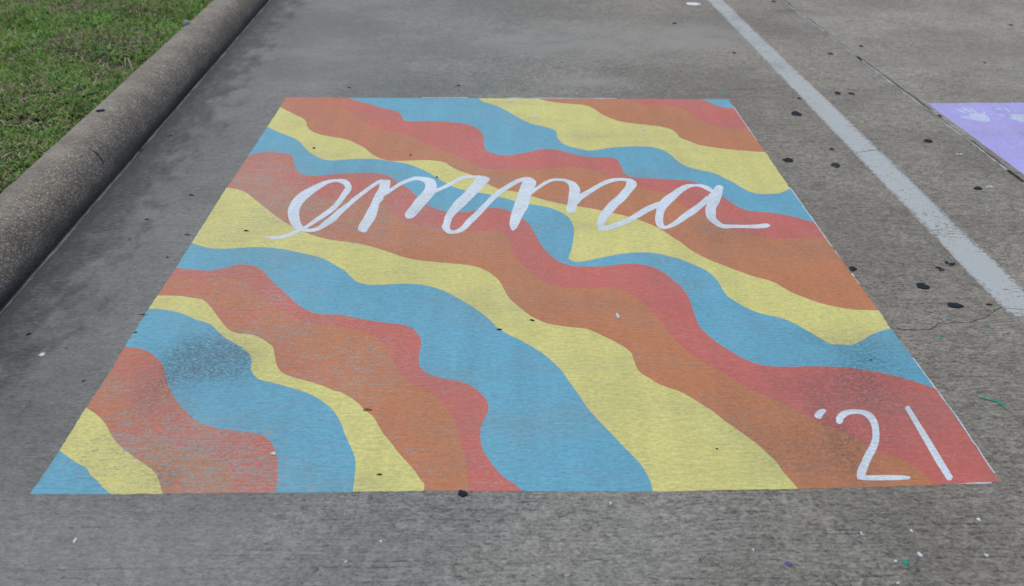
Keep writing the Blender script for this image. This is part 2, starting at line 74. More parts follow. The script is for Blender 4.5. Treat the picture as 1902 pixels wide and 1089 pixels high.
('orange','35,19243 137,19205 238,19170 340,19130 444,19076 551,19011 660,18939 771,18849 889,18734 1040,18550 1200,18327 1360,18091 1512,17867 1645,17677 1773,17489 1899,17304 2024,17120 2149,16936 2274,16751 2397,16571 2519,16398 2636,16237 2750,16082 2865,15931 2982,15784 3110,15627 3239,15474 3369,15325 3500,15186 3639,15049 3779,14919 3920,14798 4058,14684 4191,14578 4324,14479 4455,14388 4585,14305 4716,14231 4848,14164 4973,14107 5085,14059 5149,14033 5206,14013 5262,13995 5324,13976 5418,13949 5520,13922 5627,13893 5734,13859 5852,13817 5973,13771 6095,13721 6217,13664 6339,13601 6461,13531 6583,13457 6704,13379 6827,13295 6949,13206 7071,13114 7193,13023 7315,12930 7437,12834 7557,12741 7674,12659 7775,12593 7874,12534 7972,12481 8073,12432 8184,12387 8297,12348 8411,12313 8527,12280 8652,12245 8779,12214 8908,12184 9039,12155 9181,12127 9327,12101 9472,12074 9610,12045 9726,12019 9838,11993 9947,11962 10054,11923 10152,11879 10248,11830 10342,11773 10433,11705 10515,11629 10595,11545 10672,11452 10747,11352 10821,11242 10895,11123 10963,10998 11024,10871 11068,10758 11106,10643 11141,10525 11174,10404 11204,10276 11231,10145 11258,10013 11289,9885 11328,9754 11369,9625 11413,9499 11461,9380 11513,9266 11569,9159 11627,9054 11686,8947 11753,8825 11822,8699 11892,8578 11962,8465 12029,8367 12097,8274 12166,8189 12235,8111 12301,8043 12367,7982 12435,7927 12508,7876 12598,7824 12693,7778 12792,7737 12892,7700 13000,7664 13111,7633 13223,7606 13331,7580 13431,7561 13531,7547 13627,7528 13715,7495 13785,7449 13848,7393 13910,7332 13974,7268 14048,7195 14124,7118 14200,7038 14275,6958 14351,6877 14426,6796 14499,6714 14569,6631 14633,6553 14695,6475 14753,6395 14804,6312 14842,6237 14877,6161 14906,6082 14927,6000 14937,5927 14940,5853 14941,5776 14943,5696 14949,5598 14954,5496 14962,5394 14973,5300 14984,5221 14998,5147 15015,5077 15039,5008 15087,4919 15147,4834 15213,4752 15277,4671 15339,4585 15400,4500 15464,4418 15536,4341 15644,4255 15767,4177 15889,4102 15993,4024 16053,3967 16104,3910 16153,3851 16203,3788 16263,3711 16322,3629 16382,3544 16442,3458 16510,3363 16580,3266 16648,3167 16712,3066 16767,2966 16819,2862 16869,2759 16921,2661 16974,2572 17027,2486 17081,2402 17136,2314 17196,2215 17258,2113 17319,2012 17378,1912 17430,1823 17481,1736 17530,1648 17576,1560 17616,1475 17654,1390 17689,1304 17724,1217 17761,1126 17797,1035 17830,941 17860,846 17883,747 17901,646 17918,545 17938,450 17961,367 17985,288 18010,211 18033,133 18055,56 18076,-22 18096,-99 18117,-176 19655,-154 21404,-89 21372,42 21341,177 21309,308 21272,428 21239,519 21204,603 21167,681 21125,754 21082,817 21037,875 20988,928 20935,977 20873,1020 20806,1056 20737,1091 20670,1129 20603,1172 20536,1216 20473,1264 20415,1321 20367,1390 20326,1468 20285,1549 20240,1630 20180,1720 20116,1811 20049,1901 19980,1986 19910,2062 19838,2134 19764,2203 19689,2271 19613,2333 19535,2393 19457,2453 19381,2520 19306,2597 19233,2680 19162,2767 19090,2857 19018,2952 18946,3052 18874,3152 18804,3244 18748,3313 18695,3377 18639,3441 18577,3508 18474,3610 18356,3719 18237,3829 18132,3933 18067,4003 18008,4069 17952,4136 17893,4208 17826,4295 17759,4389 17690,4485 17619,4583 17541,4689 17460,4797 17378,4907 17296,5017 17214,5126 17131,5235 17048,5346 16965,5462 16879,5582 16793,5706 16709,5834 16633,5970 16570,6105 16514,6246 16461,6393 16407,6546 16349,6714 16292,6891 16237,7072 16188,7251 16152,7405 16121,7559 16091,7714 16058,7871 16016,8044 15972,8220 15924,8397 15873,8573 15817,8761 15756,8951 15692,9136 15623,9306 15558,9449 15490,9581 15415,9703 15332,9813 15222,9927 15099,10027 14968,10109 14833,10169 14691,10201 14543,10206 14390,10198 14235,10193 14055,10185 13867,10170 13682,10160 13512,10167 13385,10186 13267,10212 13153,10250 13039,10305 12920,10382 12802,10477 12687,10587 12575,10709 12469,10844 12366,10994 12266,11155 12169,11326 12074,11508 11982,11704 11895,11906 11815,12105 11754,12267 11698,12427 11647,12591 11605,12765 11578,12946 11562,13139 11545,13333 11520,13522 11481,13707 11434,13890 11383,14066 11331,14230 11287,14370 11244,14505 11195,14624 11133,14717 11021,14784 10887,14797 10740,14784 10594,14776 10434,14772 10270,14757 10099,14743 9922,14739 9694,14745 9452,14758 9208,14786 8975,14838 8779,14907 8589,14993 8400,15097 8209,15216 8006,15353 7796,15508 7593,15681 7407,15874 7275,16039 7153,16217 7037,16409 6924,16617 6819,16855 6719,17121 6618,17379 6511,17588 6407,17724 6301,17825 6190,17902 6075,17966 5933,18021 5784,18048 5633,18061 5484,18072 5338,18085 5194,18094 5049,18094 4903,18083 4740,18040 4575,17974 4410,17919 4244,17906 4089,17941 3933,18007 3776,18095 3619,18202 3467,18325 3315,18471 3162,18630 3007,18793 2849,18963 2689,19143 2527,19325 2361,19500 2183,19674 2001,19842 1816,20007 1632,20168 1450,20329 1268,20489 1084,20640 899,20770 699,20876 499,20958 297,21029 95,21106'),
('red','95,21106 297,21029 499,20958 699,20876 899,20770 1084,20640 1268,20489 1450,20329 1632,20168 1816,20007 2001,19842 2183,19674 2361,19500 2527,19325 2689,19143 2849,18963 3007,18793 3162,18630 3315,18471 3467,18325 3619,18202 3776,18095 3933,18007 4089,17941 4244,17906 4410,17919 4575,17974 4740,18040 4903,18083 5049,18094 5194,18094 5338,18085 5484,18072 5633,18061 5784,18048 5933,18021 6075,17966 6190,17902 6301,17825 6407,17724 6511,17588 6618,17379 6719,17121 6819,16855 6924,16617 7037,16409 7153,16217 7275,16039 7407,15874 7593,15681 7796,15508 8006,15353 8209,15216 8400,15097 8589,14993 8779,14907 8975,14838 9208,14786 9452,14758 9694,14745 9922,14739 10099,14743 10270,14757 10434,14772 10594,14776 10740,14784 10887,14797 11021,14784 11133,14717 11195,14624 11244,14505 11287,14370 11331,14230 11383,14066 11434,13890 11481,13707 11520,13522 11545,13333 11562,13139 11578,12946 11605,12765 11647,12591 11698,12427 11754,12267 11815,12105 11895,11906 11982,11704 12074,11508 12169,11326 12266,11155 12366,10994 12469,10844 12575,10709 12687,10587 12802,10477 12920,10382 13039,10305 13153,10250 13267,10212 13385,10186 13512,10167 13682,10160 13867,10170 14055,10185 14235,10193 14390,10198 14543,10206 14691,10201 14833,10169 14968,10109 15099,10027 15222,9927 15332,9813 15415,9703 15490,9581 15558,9449 15623,9306 15692,9136 15756,8951 15817,8761 15873,8573 15924,8397 15972,8220 16016,8044 16058,7871 16091,7714 16121,7559 16152,7405 16188,7251 16237,7072 16292,6891 16349,6714 16407,6546 16461,6393 16514,6246 16570,6105 16633,5970 16709,5834 16793,5706 16879,5582 16965,5462 17048,5346 17131,5235 17214,5126 17296,5017 17378,4907 17460,4797 17541,4689 17619,4583 17690,4485 17759,4389 17826,4295 17893,4208 17952,4136 18008,4069 18067,4003 18132,3933 18237,3829 18356,3719 18474,3610 18577,3508 18639,3441 18695,3377 18748,3313 18804,3244 18874,3152 18946,3052 19018,2952 19090,2857 19162,2767 19233,2680 19306,2597 19381,2520 19457,2453 19535,2393 19613,2333 19689,2271 19764,2203 19838,2134 19910,2062 19980,1986 20049,1901 20116,1811 20180,1720 20240,1630 20285,1549 20326,1468 20367,1390 20415,1321 20473,1264 20536,1216 20603,1172 20670,1129 20737,1091 20806,1056 20873,1020 20935,977 20988,928 21037,875 21082,817 21125,754 21167,681 21204,603 21239,519 21272,428 21309,308 21341,177 21372,42 21404,-89 23005,15 23044,4027 22979,4086 22914,4145 22848,4203 22780,4261 22704,4322 22626,4381 22545,4440 22460,4499 22361,4566 22257,4634 22149,4700 22040,4762 21931,4817 21819,4868 21705,4916 21591,4961 21475,5004 21358,5045 21240,5082 21120,5115 21000,5142 20879,5166 20755,5185 20624,5201 20464,5215 20295,5224 20123,5229 19953,5233 19793,5232 19633,5227 19475,5223 19323,5224 19188,5227 19057,5232 18930,5242 18810,5262 18707,5290 18610,5324 18516,5366 18427,5417 18346,5474 18268,5539 18193,5611 18120,5691 18046,5784 17975,5886 17905,5993 17836,6103 17764,6216 17691,6332 17621,6453 17554,6579 17494,6709 17435,6846 17381,6985 17330,7122 17289,7233 17249,7343 17215,7454 17191,7568 17181,7662 17178,7756 17179,7856 17178,7966 17175,8139 17172,8334 17170,8536 17171,8730 17176,8888 17184,9043 17190,9194 17189,9340 17180,9473 17164,9602 17146,9726 17128,9845 17113,9948 17099,10047 17083,10143 17061,10234 17029,10320 16992,10398 16952,10477 16912,10565 16867,10692 16821,10833 16773,10976 16721,11107 16665,11224 16605,11333 16541,11434 16473,11526 16397,11613 16316,11689 16229,11756 16137,11814 16024,11866 15901,11907 15775,11935 15651,11950 15540,11952 15430,11941 15319,11923 15205,11901 15080,11871 14953,11833 14823,11796 14688,11769 14519,11752 14339,11745 14161,11746 13998,11753 13881,11758 13772,11763 13668,11780 13564,11817 13455,11881 13346,11965 13242,12066 13145,12182 13065,12303 12992,12440 12922,12587 12856,12742 12794,12901 12735,13068 12680,13243 12628,13425 12582,13613 12540,13810 12500,14010 12461,14209 12425,14396 12389,14584 12354,14768 12319,14941 12291,15077 12264,15206 12235,15329 12199,15445 12150,15561 12094,15667 12033,15770 11969,15876 11890,16009 11804,16147 11716,16281 11631,16406 11563,16508 11497,16605 11429,16693 11355,16768 11256,16835 11150,16884 11040,16918 10931,16938 10825,16942 10720,16931 10614,16907 10506,16873 10385,16818 10263,16744 10139,16670 10016,16613 9893,16577 9770,16553 9647,16539 9526,16533 9418,16535 9311,16544 9206,16563 9103,16594 9011,16634 8922,16684 8833,16744 8740,16816 8629,16911 8512,17021 8397,17144 8289,17278 8202,17407 8121,17547 8042,17693 7966,17842 7899,17980 7835,18123 7772,18268 7708,18413 7643,18566 7578,18724 7511,18875 7444,19005 7383,19094 7321,19165 7259,19232 7197,19309 7132,19403 7068,19504 7003,19610 6938,19718 6872,19837 6806,19963 6739,20086 6668,20198 6589,20304 6506,20401 6420,20487 6329,20561 6215,20633 6093,20687 5970,20728 5848,20762 5731,20788 5615,20804 5499,20812 5381,20813 5249,20804 5115,20785 4982,20760 4852,20738 4737,20719 4623,20699 4512,20679 4402,20661 4299,20647 4197,20635 4095,20622 3992,20605 3883,20580 3773,20549 3661,20521 3548,20508 3431,20508 3311,20517 3192,20540 3078,20580 2987,20623 2898,20674 2812,20743 2727,20842 2646,20974 2566,21134 2490,21313 2419,21497 2359,21684 2304,21884 2253,22087 2202,22282 2158,22456 2118,22631 2075,22794 2022,22929 1947,23039 1860,23111 1768,23164 1672,23216 1547,23283 1414,23340 1280,23385 1149,23415 1024,23432 900,23435 780,23425 667,23401 568,23368 473,23326 385,23270 306,23195 244,23106 191,23000 142,22888 91,22780'),
('blue','91,22780 142,22888 191,23000 244,23106 306,23195 385,23270 473,23326 568,23368 667,23401 780,23425 900,23435 1024,23432 1149,23415 1280,23385 1414,23340 1547,23283 1672,23216 1768,23164 1860,23111 1947,23039 2022,22929 2075,22794 2118,22631 2158,22456 2202,22282 2253,22087 2304,21884 2359,21684 2419,21497 2490,21313 2566,21134 2646,20974 2727,20842 2812,20743 2898,20674 2987,20623 3078,20580 3192,20540 3311,20517 3431,20508 3548,20508 3661,20521 3773,20549 3883,20580 3992,20605 4095,20622 4197,20635 4299,20647 4402,20661 4512,20679 4623,20699 4737,20719 4852,20738 4982,20760 5115,20785 5249,20804 5381,20813 5499,20812 5615,20804 5731,20788 5848,20762 5970,20728 6093,20687 6215,20633 6329,20561 6420,20487 6506,20401 6589,20304 6668,20198 6739,20086 6806,19963 6872,19837 6938,19718 7003,19610 7068,19504 7132,19403 7197,19309 7259,19232 7321,19165 7383,19094 7444,19005 7511,18875 7578,18724 7643,18566 7708,18413 7772,18268 7835,18123 7899,17980 7966,17842 8042,17693 8121,17547 8202,17407 8289,17278 8397,17144 8512,17021 8629,16911 8740,16816 8833,16744 8922,16684 9011,16634 9103,16594 9206,16563 9311,16544 9418,16535 9526,16533 9647,16539 9770,16553 9893,16577 10016,16613 10139,16670 10263,16744 10385,16818 10506,16873 10614,16907 10720,16931 10825,16942 10931,16938 11040,16918 11150,16884 11256,16835 11355,16768 11429,16693 11497,16605 11563,16508 11631,16406 11716,16281 11804,16147 11890,16009 11969,15876 12033,15770 12094,15667 12150,15561 12199,15445 12235,15329 12264,15206 12291,15077 12319,14941 12354,14768 12389,14584 12425,14396 12461,14209 12500,14010 12540,13810 12582,13613 12628,13425 12680,13243 12735,13068 12794,12901 12856,12742 12922,12587 12992,12440 13065,12303 13145,12182 13242,12066 13346,11965 13455,11881 13564,11817 13668,11780 13772,11763 13881,11758 13998,11753 14161,11746 14339,11745 14519,11752 14688,11769 14823,11796 14953,11833 15080,11871 15205,11901 15319,11923 15430,11941 15540,11952 15651,11950 15775,11935 15901,11907 16024,11866 16137,11814 16229,11756 16316,11689 16397,11613 16473,11526 16541,11434 16605,11333 16665,11224 16721,11107 16773,10976 16821,10833 16867,10692 16912,10565 16952,10477 16992,10398 17029,10320 17061,10234 17083,10143 17099,10047 17113,9948 17128,9845 17146,9726 17164,9602 17180,9473 17189,9340 17190,9194 17184,9043 17176,8888 17171,8730 17170,8536 17172,8334 17175,8139 17178,7966 17179,7856 17178,7756 17181,7662 17191,7568 17215,7454 17249,7343 17289,7233 17330,7122 17381,6985 17435,6846 17494,6709 17554,6579 17621,6453 17691,6332 17764,6216 17836,6103 17905,5993 17975,5886 18046,5784 18120,5691 18193,5611 18268,5539 18346,5474 18427,5417 18516,5366 18610,5324 18707,5290 18810,5262 18930,5242 19057,5232 19188,5227 19323,5224 19475,5223 19633,5227 19793,5232 19953,5233 20123,5229 20295,5224 20464,5215 20624,5201 20755,5185 20879,5166 21000,5142 21120,5115 21240,5082 21358,5045 21475,5004 21591,4961 21705,4916 21819,4868 21931,4817 22040,4762 22149,4700 22257,4634 22361,4566 22460,4499 22545,4440 22626,4381 22704,4322 22780,4261 22848,4203 22914,4145 22979,4086 23044,4027 22981,7354 22890,7315 22799,7277 22709,7238 22618,7194 22531,7146 22444,7096 22357,7041 22268,6980 22174,6906 22078,6823 21982,6739 21888,6663 21799,6593 21711,6525 21624,6466 21538,6424 21441,6405 21344,6407 21249,6420 21160,6431 21090,6433 21023,6433 20959,6442 20899,6467 20835,6526 20776,6608 20721,6701 20667,6791 20620,6871 20575,6953 20532,7036 20485,7121 20431,7218 20374,7320 20317,7420 20260,7514 20209,7591 20159,7664 20108,7734 20055,7800 20002,7864 19947,7926 19891,7983 19832,8034 19773,8076 19713,8110 19650,8143 19583,8178 19499,8222 19408,8266 19317,8314 19230,8372 19144,8442 19059,8520 18978,8606 18901,8699 18832,8797 18767,8904 18706,9016 18646,9129 18590,9234 18534,9340 18484,9450 18444,9568 18422,9674 18407,9785 18396,9900 18386,10015 18379,10127 18374,10241 18369,10356 18357,10473 18336,10624 18308,10781 18273,10936 18231,11080 18179,11216 18118,11342 18051,11459 17982,11569 17908,11668 17829,11757 17749,11841 17669,11928 17589,12024 17508,12123 17428,12216 17350,12294 17292,12340 17236,12375 17179,12407 17117,12444 17023,12507 16921,12577 16814,12645 16707,12702 16602,12746 16495,12782 16387,12810 16274,12829 16148,12838 16017,12835 15885,12825 15756,12809 15639,12789 15525,12764 15410,12734 15293,12698 15160,12652 15023,12598 14887,12542 14758,12487 14654,12441 14555,12395 14457,12349 14359,12304 14260,12257 14160,12207 14061,12165 13965,12138 13872,12125 13777,12120 13690,12133 13620,12173 13579,12221 13543,12281 13517,12353 13504,12436 13515,12559 13550,12703 13594,12861 13633,13027 13670,13240 13707,13471 13742,13711 13775,13948 13805,14171 13834,14396 13858,14618 13870,14831 13870,15007 13862,15176 13848,15340 13828,15500 13801,15661 13768,15819 13728,15968 13681,16105 13619,16234 13548,16347 13471,16451 13393,16551 13312,16653 13230,16750 13145,16839 13058,16916 12974,16976 12888,17022 12801,17063 12711,17105 12609,17154 12503,17201 12396,17248 12290,17296 12182,17341 12074,17385 11968,17432 11864,17489 11774,17554 11687,17627 11600,17703 11509,17776 11405,17850 11298,17922 11188,17994 11076,18068 10952,18152 10826,18239 10696,18324 10564,18399 10419,18461 10269,18511 10120,18561 9973,18624 9839,18696 9706,18775 9575,18865 9447,18968 9327,19079 9209,19202 9094,19335 8981,19477 8876,19623 8773,19781 8673,19943 8574,20100 8490,20235 8409,20369 8327,20501 8240,20632 8140,20772 8035,20912 7928,21048 7821,21177 7718,21298 7614,21413 7509,21522 7400,21624 7280,21722 7156,21812 7030,21893 6902,21968 6761,22036 6617,22094 6472,22148 6327,22204 6183,22268 6037,22334 5892,22396 5748,22443 5605,22472 5464,22488 5324,22496 5184,22499 5043,22499 4903,22494 4765,22482 4631,22464 4512,22435 4397,22397 4285,22360 4171,22336 4063,22323 3955,22315 3847,22320 3737,22344 3630,22384 3522,22438 3412,22510 3300,22604 3177,22731 3049,22884 2921,23057 2798,23242 2689,23426 2583,23626 2480,23833 2380,24040 2296,24229 2215,24424 2134,24613 2046,24787 1943,24954 1834,25105 1722,25244 1608,25378 1482,25513 1354,25636 1224,25755 1093,25879 961,26010 826,26141 693,26276 563,26417 452,26549 344,26686 236,26825 127,26964'),
('yellow','127,26964 236,26825 344,26686 452,26549 563,26417 693,26276 826,26141 961,26010 1093,25879 1224,25755 1354,25636 1482,25513 1608,25378 1722,25244 1834,25105 1943,24954 2046,24787 2134,24613 2215,24424 2296,24229 2380,24040 2480,23833 2583,23626 2689,23426 2798,23242 2921,23057 3049,22884 3177,22731 3300,22604 3412,22510 3522,22438 3630,22384 3737,22344 3847,22320 3955,22315 4063,22323 4171,22336 4285,22360 4397,22397 4512,22435 4631,22464 4765,22482 4903,22494 5043,22499 5184,22499 5324,22496 5464,22488 5605,22472 5748,22443 5892,22396 6037,22334 6183,22268 6327,22204 6472,22148 6617,22094 6761,22036 6902,21968 7030,21893 7156,21812 7280,21722 7400,21624 7509,21522 7614,21413 7718,21298 7821,21177 7928,21048 8035,20912 8140,20772 8240,20632 8327,20501 8409,20369 8490,20235 8574,20100 8673,19943 8773,19781 8876,19623 8981,19477 9094,19335 9209,19202 9327,19079 9447,18968 9575,18865 9706,18775 9839,18696 9973,18624 10120,18561 10269,18511 10419,18461 10564,18399 10696,18324 10826,18239 10952,18152 11076,18068 11188,17994 11298,17922 11405,17850 11509,17776 11600,17703 11687,17627 11774,17554 11864,17489 11968,17432 12074,17385 12182,17341 12290,17296 12396,17248 12503,17201 12609,17154 12711,17105 12801,17063 12888,17022 12974,16976 13058,16916 13145,16839 13230,16750 13312,16653 13393,16551 13471,16451 13548,16347 13619,16234 13681,16105 13728,15968 13768,15819 13801,15661 13828,15500 13848,15340 13862,15176 13870,15007 13870,14831 13858,14618 13834,14396 13805,14171 13775,13948 13742,13711 13707,13471 13670,13240 13633,13027 13594,12861 13550,12703 13515,12559 13504,12436 13517,12353 13543,12281 13579,12221 13620,12173 13690,12133 13777,12120 13872,12125 13965,12138 14061,12165 14160,12207 14260,12257 14359,12304 14457,12349 14555,12395 14654,12441 14758,12487 14887,12542 15023,12598 15160,12652 15293,12698 15410,12734 15525,12764 15639,12789 15756,12809 15885,12825 16017,12835 16148,12838 16274,12829 16387,12810 16495,12782 16602,12746 16707,12702 16814,12645 16921,12577 17023,12507 17117,12444 17179,12407 17236,12375 17292,12340 17350,12294 17428,12216 17508,12123 17589,12024 17669,11928 17749,11841 17829,11757 17908,11668 17982,11569 18051,11459 18118,11342 18179,11216 18231,11080 18273,10936 18308,10781 18336,10624 18357,10473 18369,10356 18374,10241 18379,10127 18386,10015 18396,9900 18407,9785 18422,9674 18444,9568 18484,9450 18534,9340 18590,9234 18646,9129 18706,9016 18767,8904 18832,8797 18901,8699 18978,8606 19059,8520 19144,8442 19230,8372 19317,8314 19408,8266 19499,8222 19583,8178 19650,8143 19713,8110 19773,8076 19832,8034 19891,7983 19947,7926 20002,7864 20055,7800 20108,7734 20159,7664 20209,7591 20260,7514 20317,7420 20374,7320 20431,7218 20485,7121 20532,7036 20575,6953 20620,6871 20667,6791 20721,6701 20776,6608 20835,6526 20899,6467 20959,6442 21023,6433 21090,6433 21160,6431 21249,6420 21344,6407 21441,6405 21538,6424 21624,6466 21711,6525 21799,6593 21888,6663 21982,6739 22078,6823 22174,6906 22268,6980 22357,7041 22444,7096 22531,7146 22618,7194 22709,7238 22799,7277 22890,7315 22981,7354 23004,8483 22904,8487 22804,8490 22705,8495 22606,8502 22508,8511 22410,8522 22314,8537 22219,8556 22126,8581 22035,8611 21945,8645 21853,8683 21753,8728 21651,8778 21550,8834 21452,8896 21355,8965 21260,9042 21166,9124 21073,9209 20979,9298 20883,9392 20791,9490 20705,9591 20636,9684 20571,9779 20509,9878 20449,9978 20397,10077 20349,10181 20301,10282 20248,10373 20193,10450 20135,10520 20074,10583 20010,10643 19934,10699 19854,10748 19771,10796 19691,10850 19615,10913 19539,10980 19464,11051 19385,11128 19287,11226 19186,11332 19082,11442 18979,11551 18875,11658 18769,11765 18665,11873 18563,11984 18470,12088 18379,12194 18290,12304 18203,12425 18114,12561 18026,12708 17941,12863 17860,13025 17787,13196 17718,13379 17651,13559 17585,13721 17533,13829 17482,13923 17432,14017 17380,14119 17321,14256 17260,14404 17198,14553 17132,14689 17067,14803 16998,14908 16928,15007 16854,15107 16770,15218 16682,15328 16592,15434 16501,15536 16411,15629 16322,15717 16229,15802 16130,15886 16008,15980 15877,16072 15744,16160 15614,16244 15497,16317 15381,16385 15266,16451 15150,16519 15035,16589 14919,16661 14802,16731 14681,16796 14548,16858 14410,16913 14270,16967 14131,17024 13994,17082 13856,17140 13717,17202 13577,17272 13421,17358 13261,17453 13102,17553 12950,17655 12825,17747 12708,17841 12588,17939 12458,18042 12271,18189 12066,18351 11859,18506 11667,18631 11529,18693 11397,18732 11272,18772 11152,18837 11054,18919 10962,19015 10872,19123 10781,19242 10687,19382 10594,19539 10499,19701 10401,19859 10289,20024 10172,20189 10053,20349 9933,20494 9815,20612 9695,20714 9576,20814 9460,20930 9353,21058 9248,21196 9146,21340 9052,21482 8985,21599 8924,21720 8863,21835 8798,21932 8721,22011 8642,22071 8558,22120 8470,22163 8358,22209 8239,22244 8115,22269 7987,22286 7834,22292 7673,22283 7511,22267 7354,22253 7214,22237 7077,22217 6941,22200 6804,22195 6662,22196 6519,22201 6378,22223 6241,22274 6128,22346 6018,22439 5910,22548 5803,22671 5704,22802 5607,22949 5511,23105 5418,23263 5339,23411 5263,23566 5187,23721 5106,23867 5013,24011 4916,24148 4815,24280 4712,24412 4594,24567 4470,24725 4345,24873 4222,24997 4108,25084 3995,25148 3883,25202 3768,25260 3646,25326 3523,25390 3398,25455 3270,25526 3132,25601 2990,25676 2848,25764 2709,25874 2584,25998 2458,26139 2338,26295 2230,26465 2156,26604 2088,26752 2027,26907 1975,27064 1943,27201 1920,27343 1897,27484 1865,27618 1820,27754 1768,27884 1711,28008 1647,28129 1547,28283 1434,28425 1313,28564 1190,28712 1048,28893 899,29084 749,29275 605,29458 488,29608 375,29752 263,29894 150,30039'),
('orange','150,30039 263,29894 375,29752 488,29608 605,29458 749,29275 899,29084 1048,28893 1190,28712 1313,28564 1434,28425 1547,28283 1647,28129 1711,28008 1768,27884 1820,27754 1865,27618 1897,27484 1920,27343 1943,27201 1975,27064 2027,26907 2088,26752 2156,26604 2230,26465 2338,26295 2458,26139 2584,25998 2709,25874 2848,25764 2990,25676 3132,25601 3270,25526 3398,25455 3523,25390 3646,25326 3768,25260 3883,25202 3995,25148 4108,25084 4222,24997 4345,24873 4470,24725 4594,24567 4712,24412 4815,24280 4916,24148 5013,24011 5106,23867 5187,23721 5263,23566 5339,23411 5418,23263 5511,23105 5607,22949 5704,22802 5803,22671 5910,22548 6018,22439 6128,22346 6241,22274 6378,22223 6519,22201 6662,22196 6804,22195 6941,22200 7077,22217 7214,22237 7354,22253 7511,22267 7673,22283 7834,22292 7987,22286 8115,22269 8239,22244 8358,22209 8470,22163 8558,22120 8642,22071 8721,22011 8798,21932 8863,21835 8924,21720 8985,21599 9052,21482 9146,21340 9248,21196 9353,21058 9460,20930 9576,20814 9695,20714 9815,20612 9933,20494 10053,20349 10172,20189 10289,20024 10401,19859 10499,19701 10594,19539 10687,19382 10781,19242 10872,19123 10962,19015 11054,18919 11152,18837 11272,18772 11397,18732 11529,18693 11667,18631 11859,18506 12066,18351 12271,18189 12458,18042 12588,17939 12708,17841 12825,17747 12950,17655 13102,17553 13261,17453 13421,17358 13577,17272 13717,17202 13856,17140 13994,17082 14131,17024 14270,16967 14410,16913 14548,16858 14681,16796 14802,16731 14919,16661 15035,16589 15150,16519 15266,16451 15381,16385 15497,16317 15614,16244 15744,16160 15877,16072 16008,15980 16130,15886 16229,15802 16322,15717 16411,15629 16501,15536 16592,15434 16682,15328 16770,15218 16854,15107 16928,15007 16998,14908 17067,14803 17132,14689 17198,14553 17260,14404 17321,14256 17380,14119 17432,14017 17482,13923 17533,13829 17585,13721 17651,13559 17718,13379 17787,13196 17860,13025 17941,12863 18026,12708 18114,12561 18203,12425 18290,12304 18379,12194 18470,12088 18563,11984 18665,11873 18769,11765 18875,11658 18979,11551 19082,11442 19186,11332 19287,11226 19385,11128 19464,11051 19539,10980 19615,10913 19691,10850 19771,10796 19854,10748 19934,10699 20010,10643 20074,10583 20135,10520 20193,10450 20248,10373 20301,10282 20349,10181 20397,10077 20449,9978 20509,9878 20571,9779 20636,9684 20705,9591 20791,9490 20883,9392 20979,9298 21073,9209 21166,9124 21260,9042 21355,8965 21452,8896 21550,8834 21651,8778 21753,8728 21853,8683 21945,8645 22035,8611 22126,8581 22219,8556 22314,8537 22410,8522 22508,8511 22606,8502 22705,8495 22804,8490 22904,8487 23004,8483 22919,13939 22687,13930 22454,13921 22223,13913 21998,13908 21793,13904 21591,13899 21394,13903 21204,13923 21026,13961 20853,14013 20685,14074 20524,14142 20383,14206 20247,14275 20115,14352 19989,14441 19871,14536 19758,14640 19649,14757 19543,14892 19442,15061 19347,15253 19251,15457 19148,15658 19021,15878 18885,16102 18746,16326 18613,16544 18496,16726 18380,16898 18269,17078 18169,17279 18095,17510 18035,17768 17970,18019 17880,18224 17737,18377 17565,18471 17381,18543 17203,18626 17025,18719 16843,18806 16668,18906 16513,19035 16408,19171 16316,19330 16227,19494 16135,19648 16037,19785 15937,19916 15836,20044 15735,20174 15636,20310 15537,20448 15436,20584 15326,20712 15193,20852 15051,20988 14902,21108 14747,21199 14581,21254 14408,21279 14230,21283 14051,21278 13857,21260 13660,21224 13461,21181 13263,21139 13067,21098 12871,21053 12675,21012 12480,20981 12285,20962 12089,20953 11895,20950 11704,20952 11525,20955 11348,20962 11174,20978 11007,21008 10866,21044 10730,21086 10596,21147 10462,21236 10324,21369 10186,21534 10046,21719 9903,21911 9743,22132 9578,22372 9410,22614 9240,22838 9074,23030 8907,23205 8737,23378 8563,23560 8369,23763 8169,23971 7969,24191 7775,24428 7607,24678 7442,24952 7281,25221 7120,25452 6983,25614 6849,25751 6714,25871 6569,25983 6376,26099 6170,26193 5961,26284 5760,26397 5591,26509 5425,26627 5262,26767 5098,26949 4935,27187 4773,27471 4609,27775 4444,28074 4275,28369 4105,28671 3934,28968 3761,29248 3595,29481 3428,29689 3260,29906 3092,30164 2915,30493 2736,30867 2555,31261 2371,31652 112,31729'),
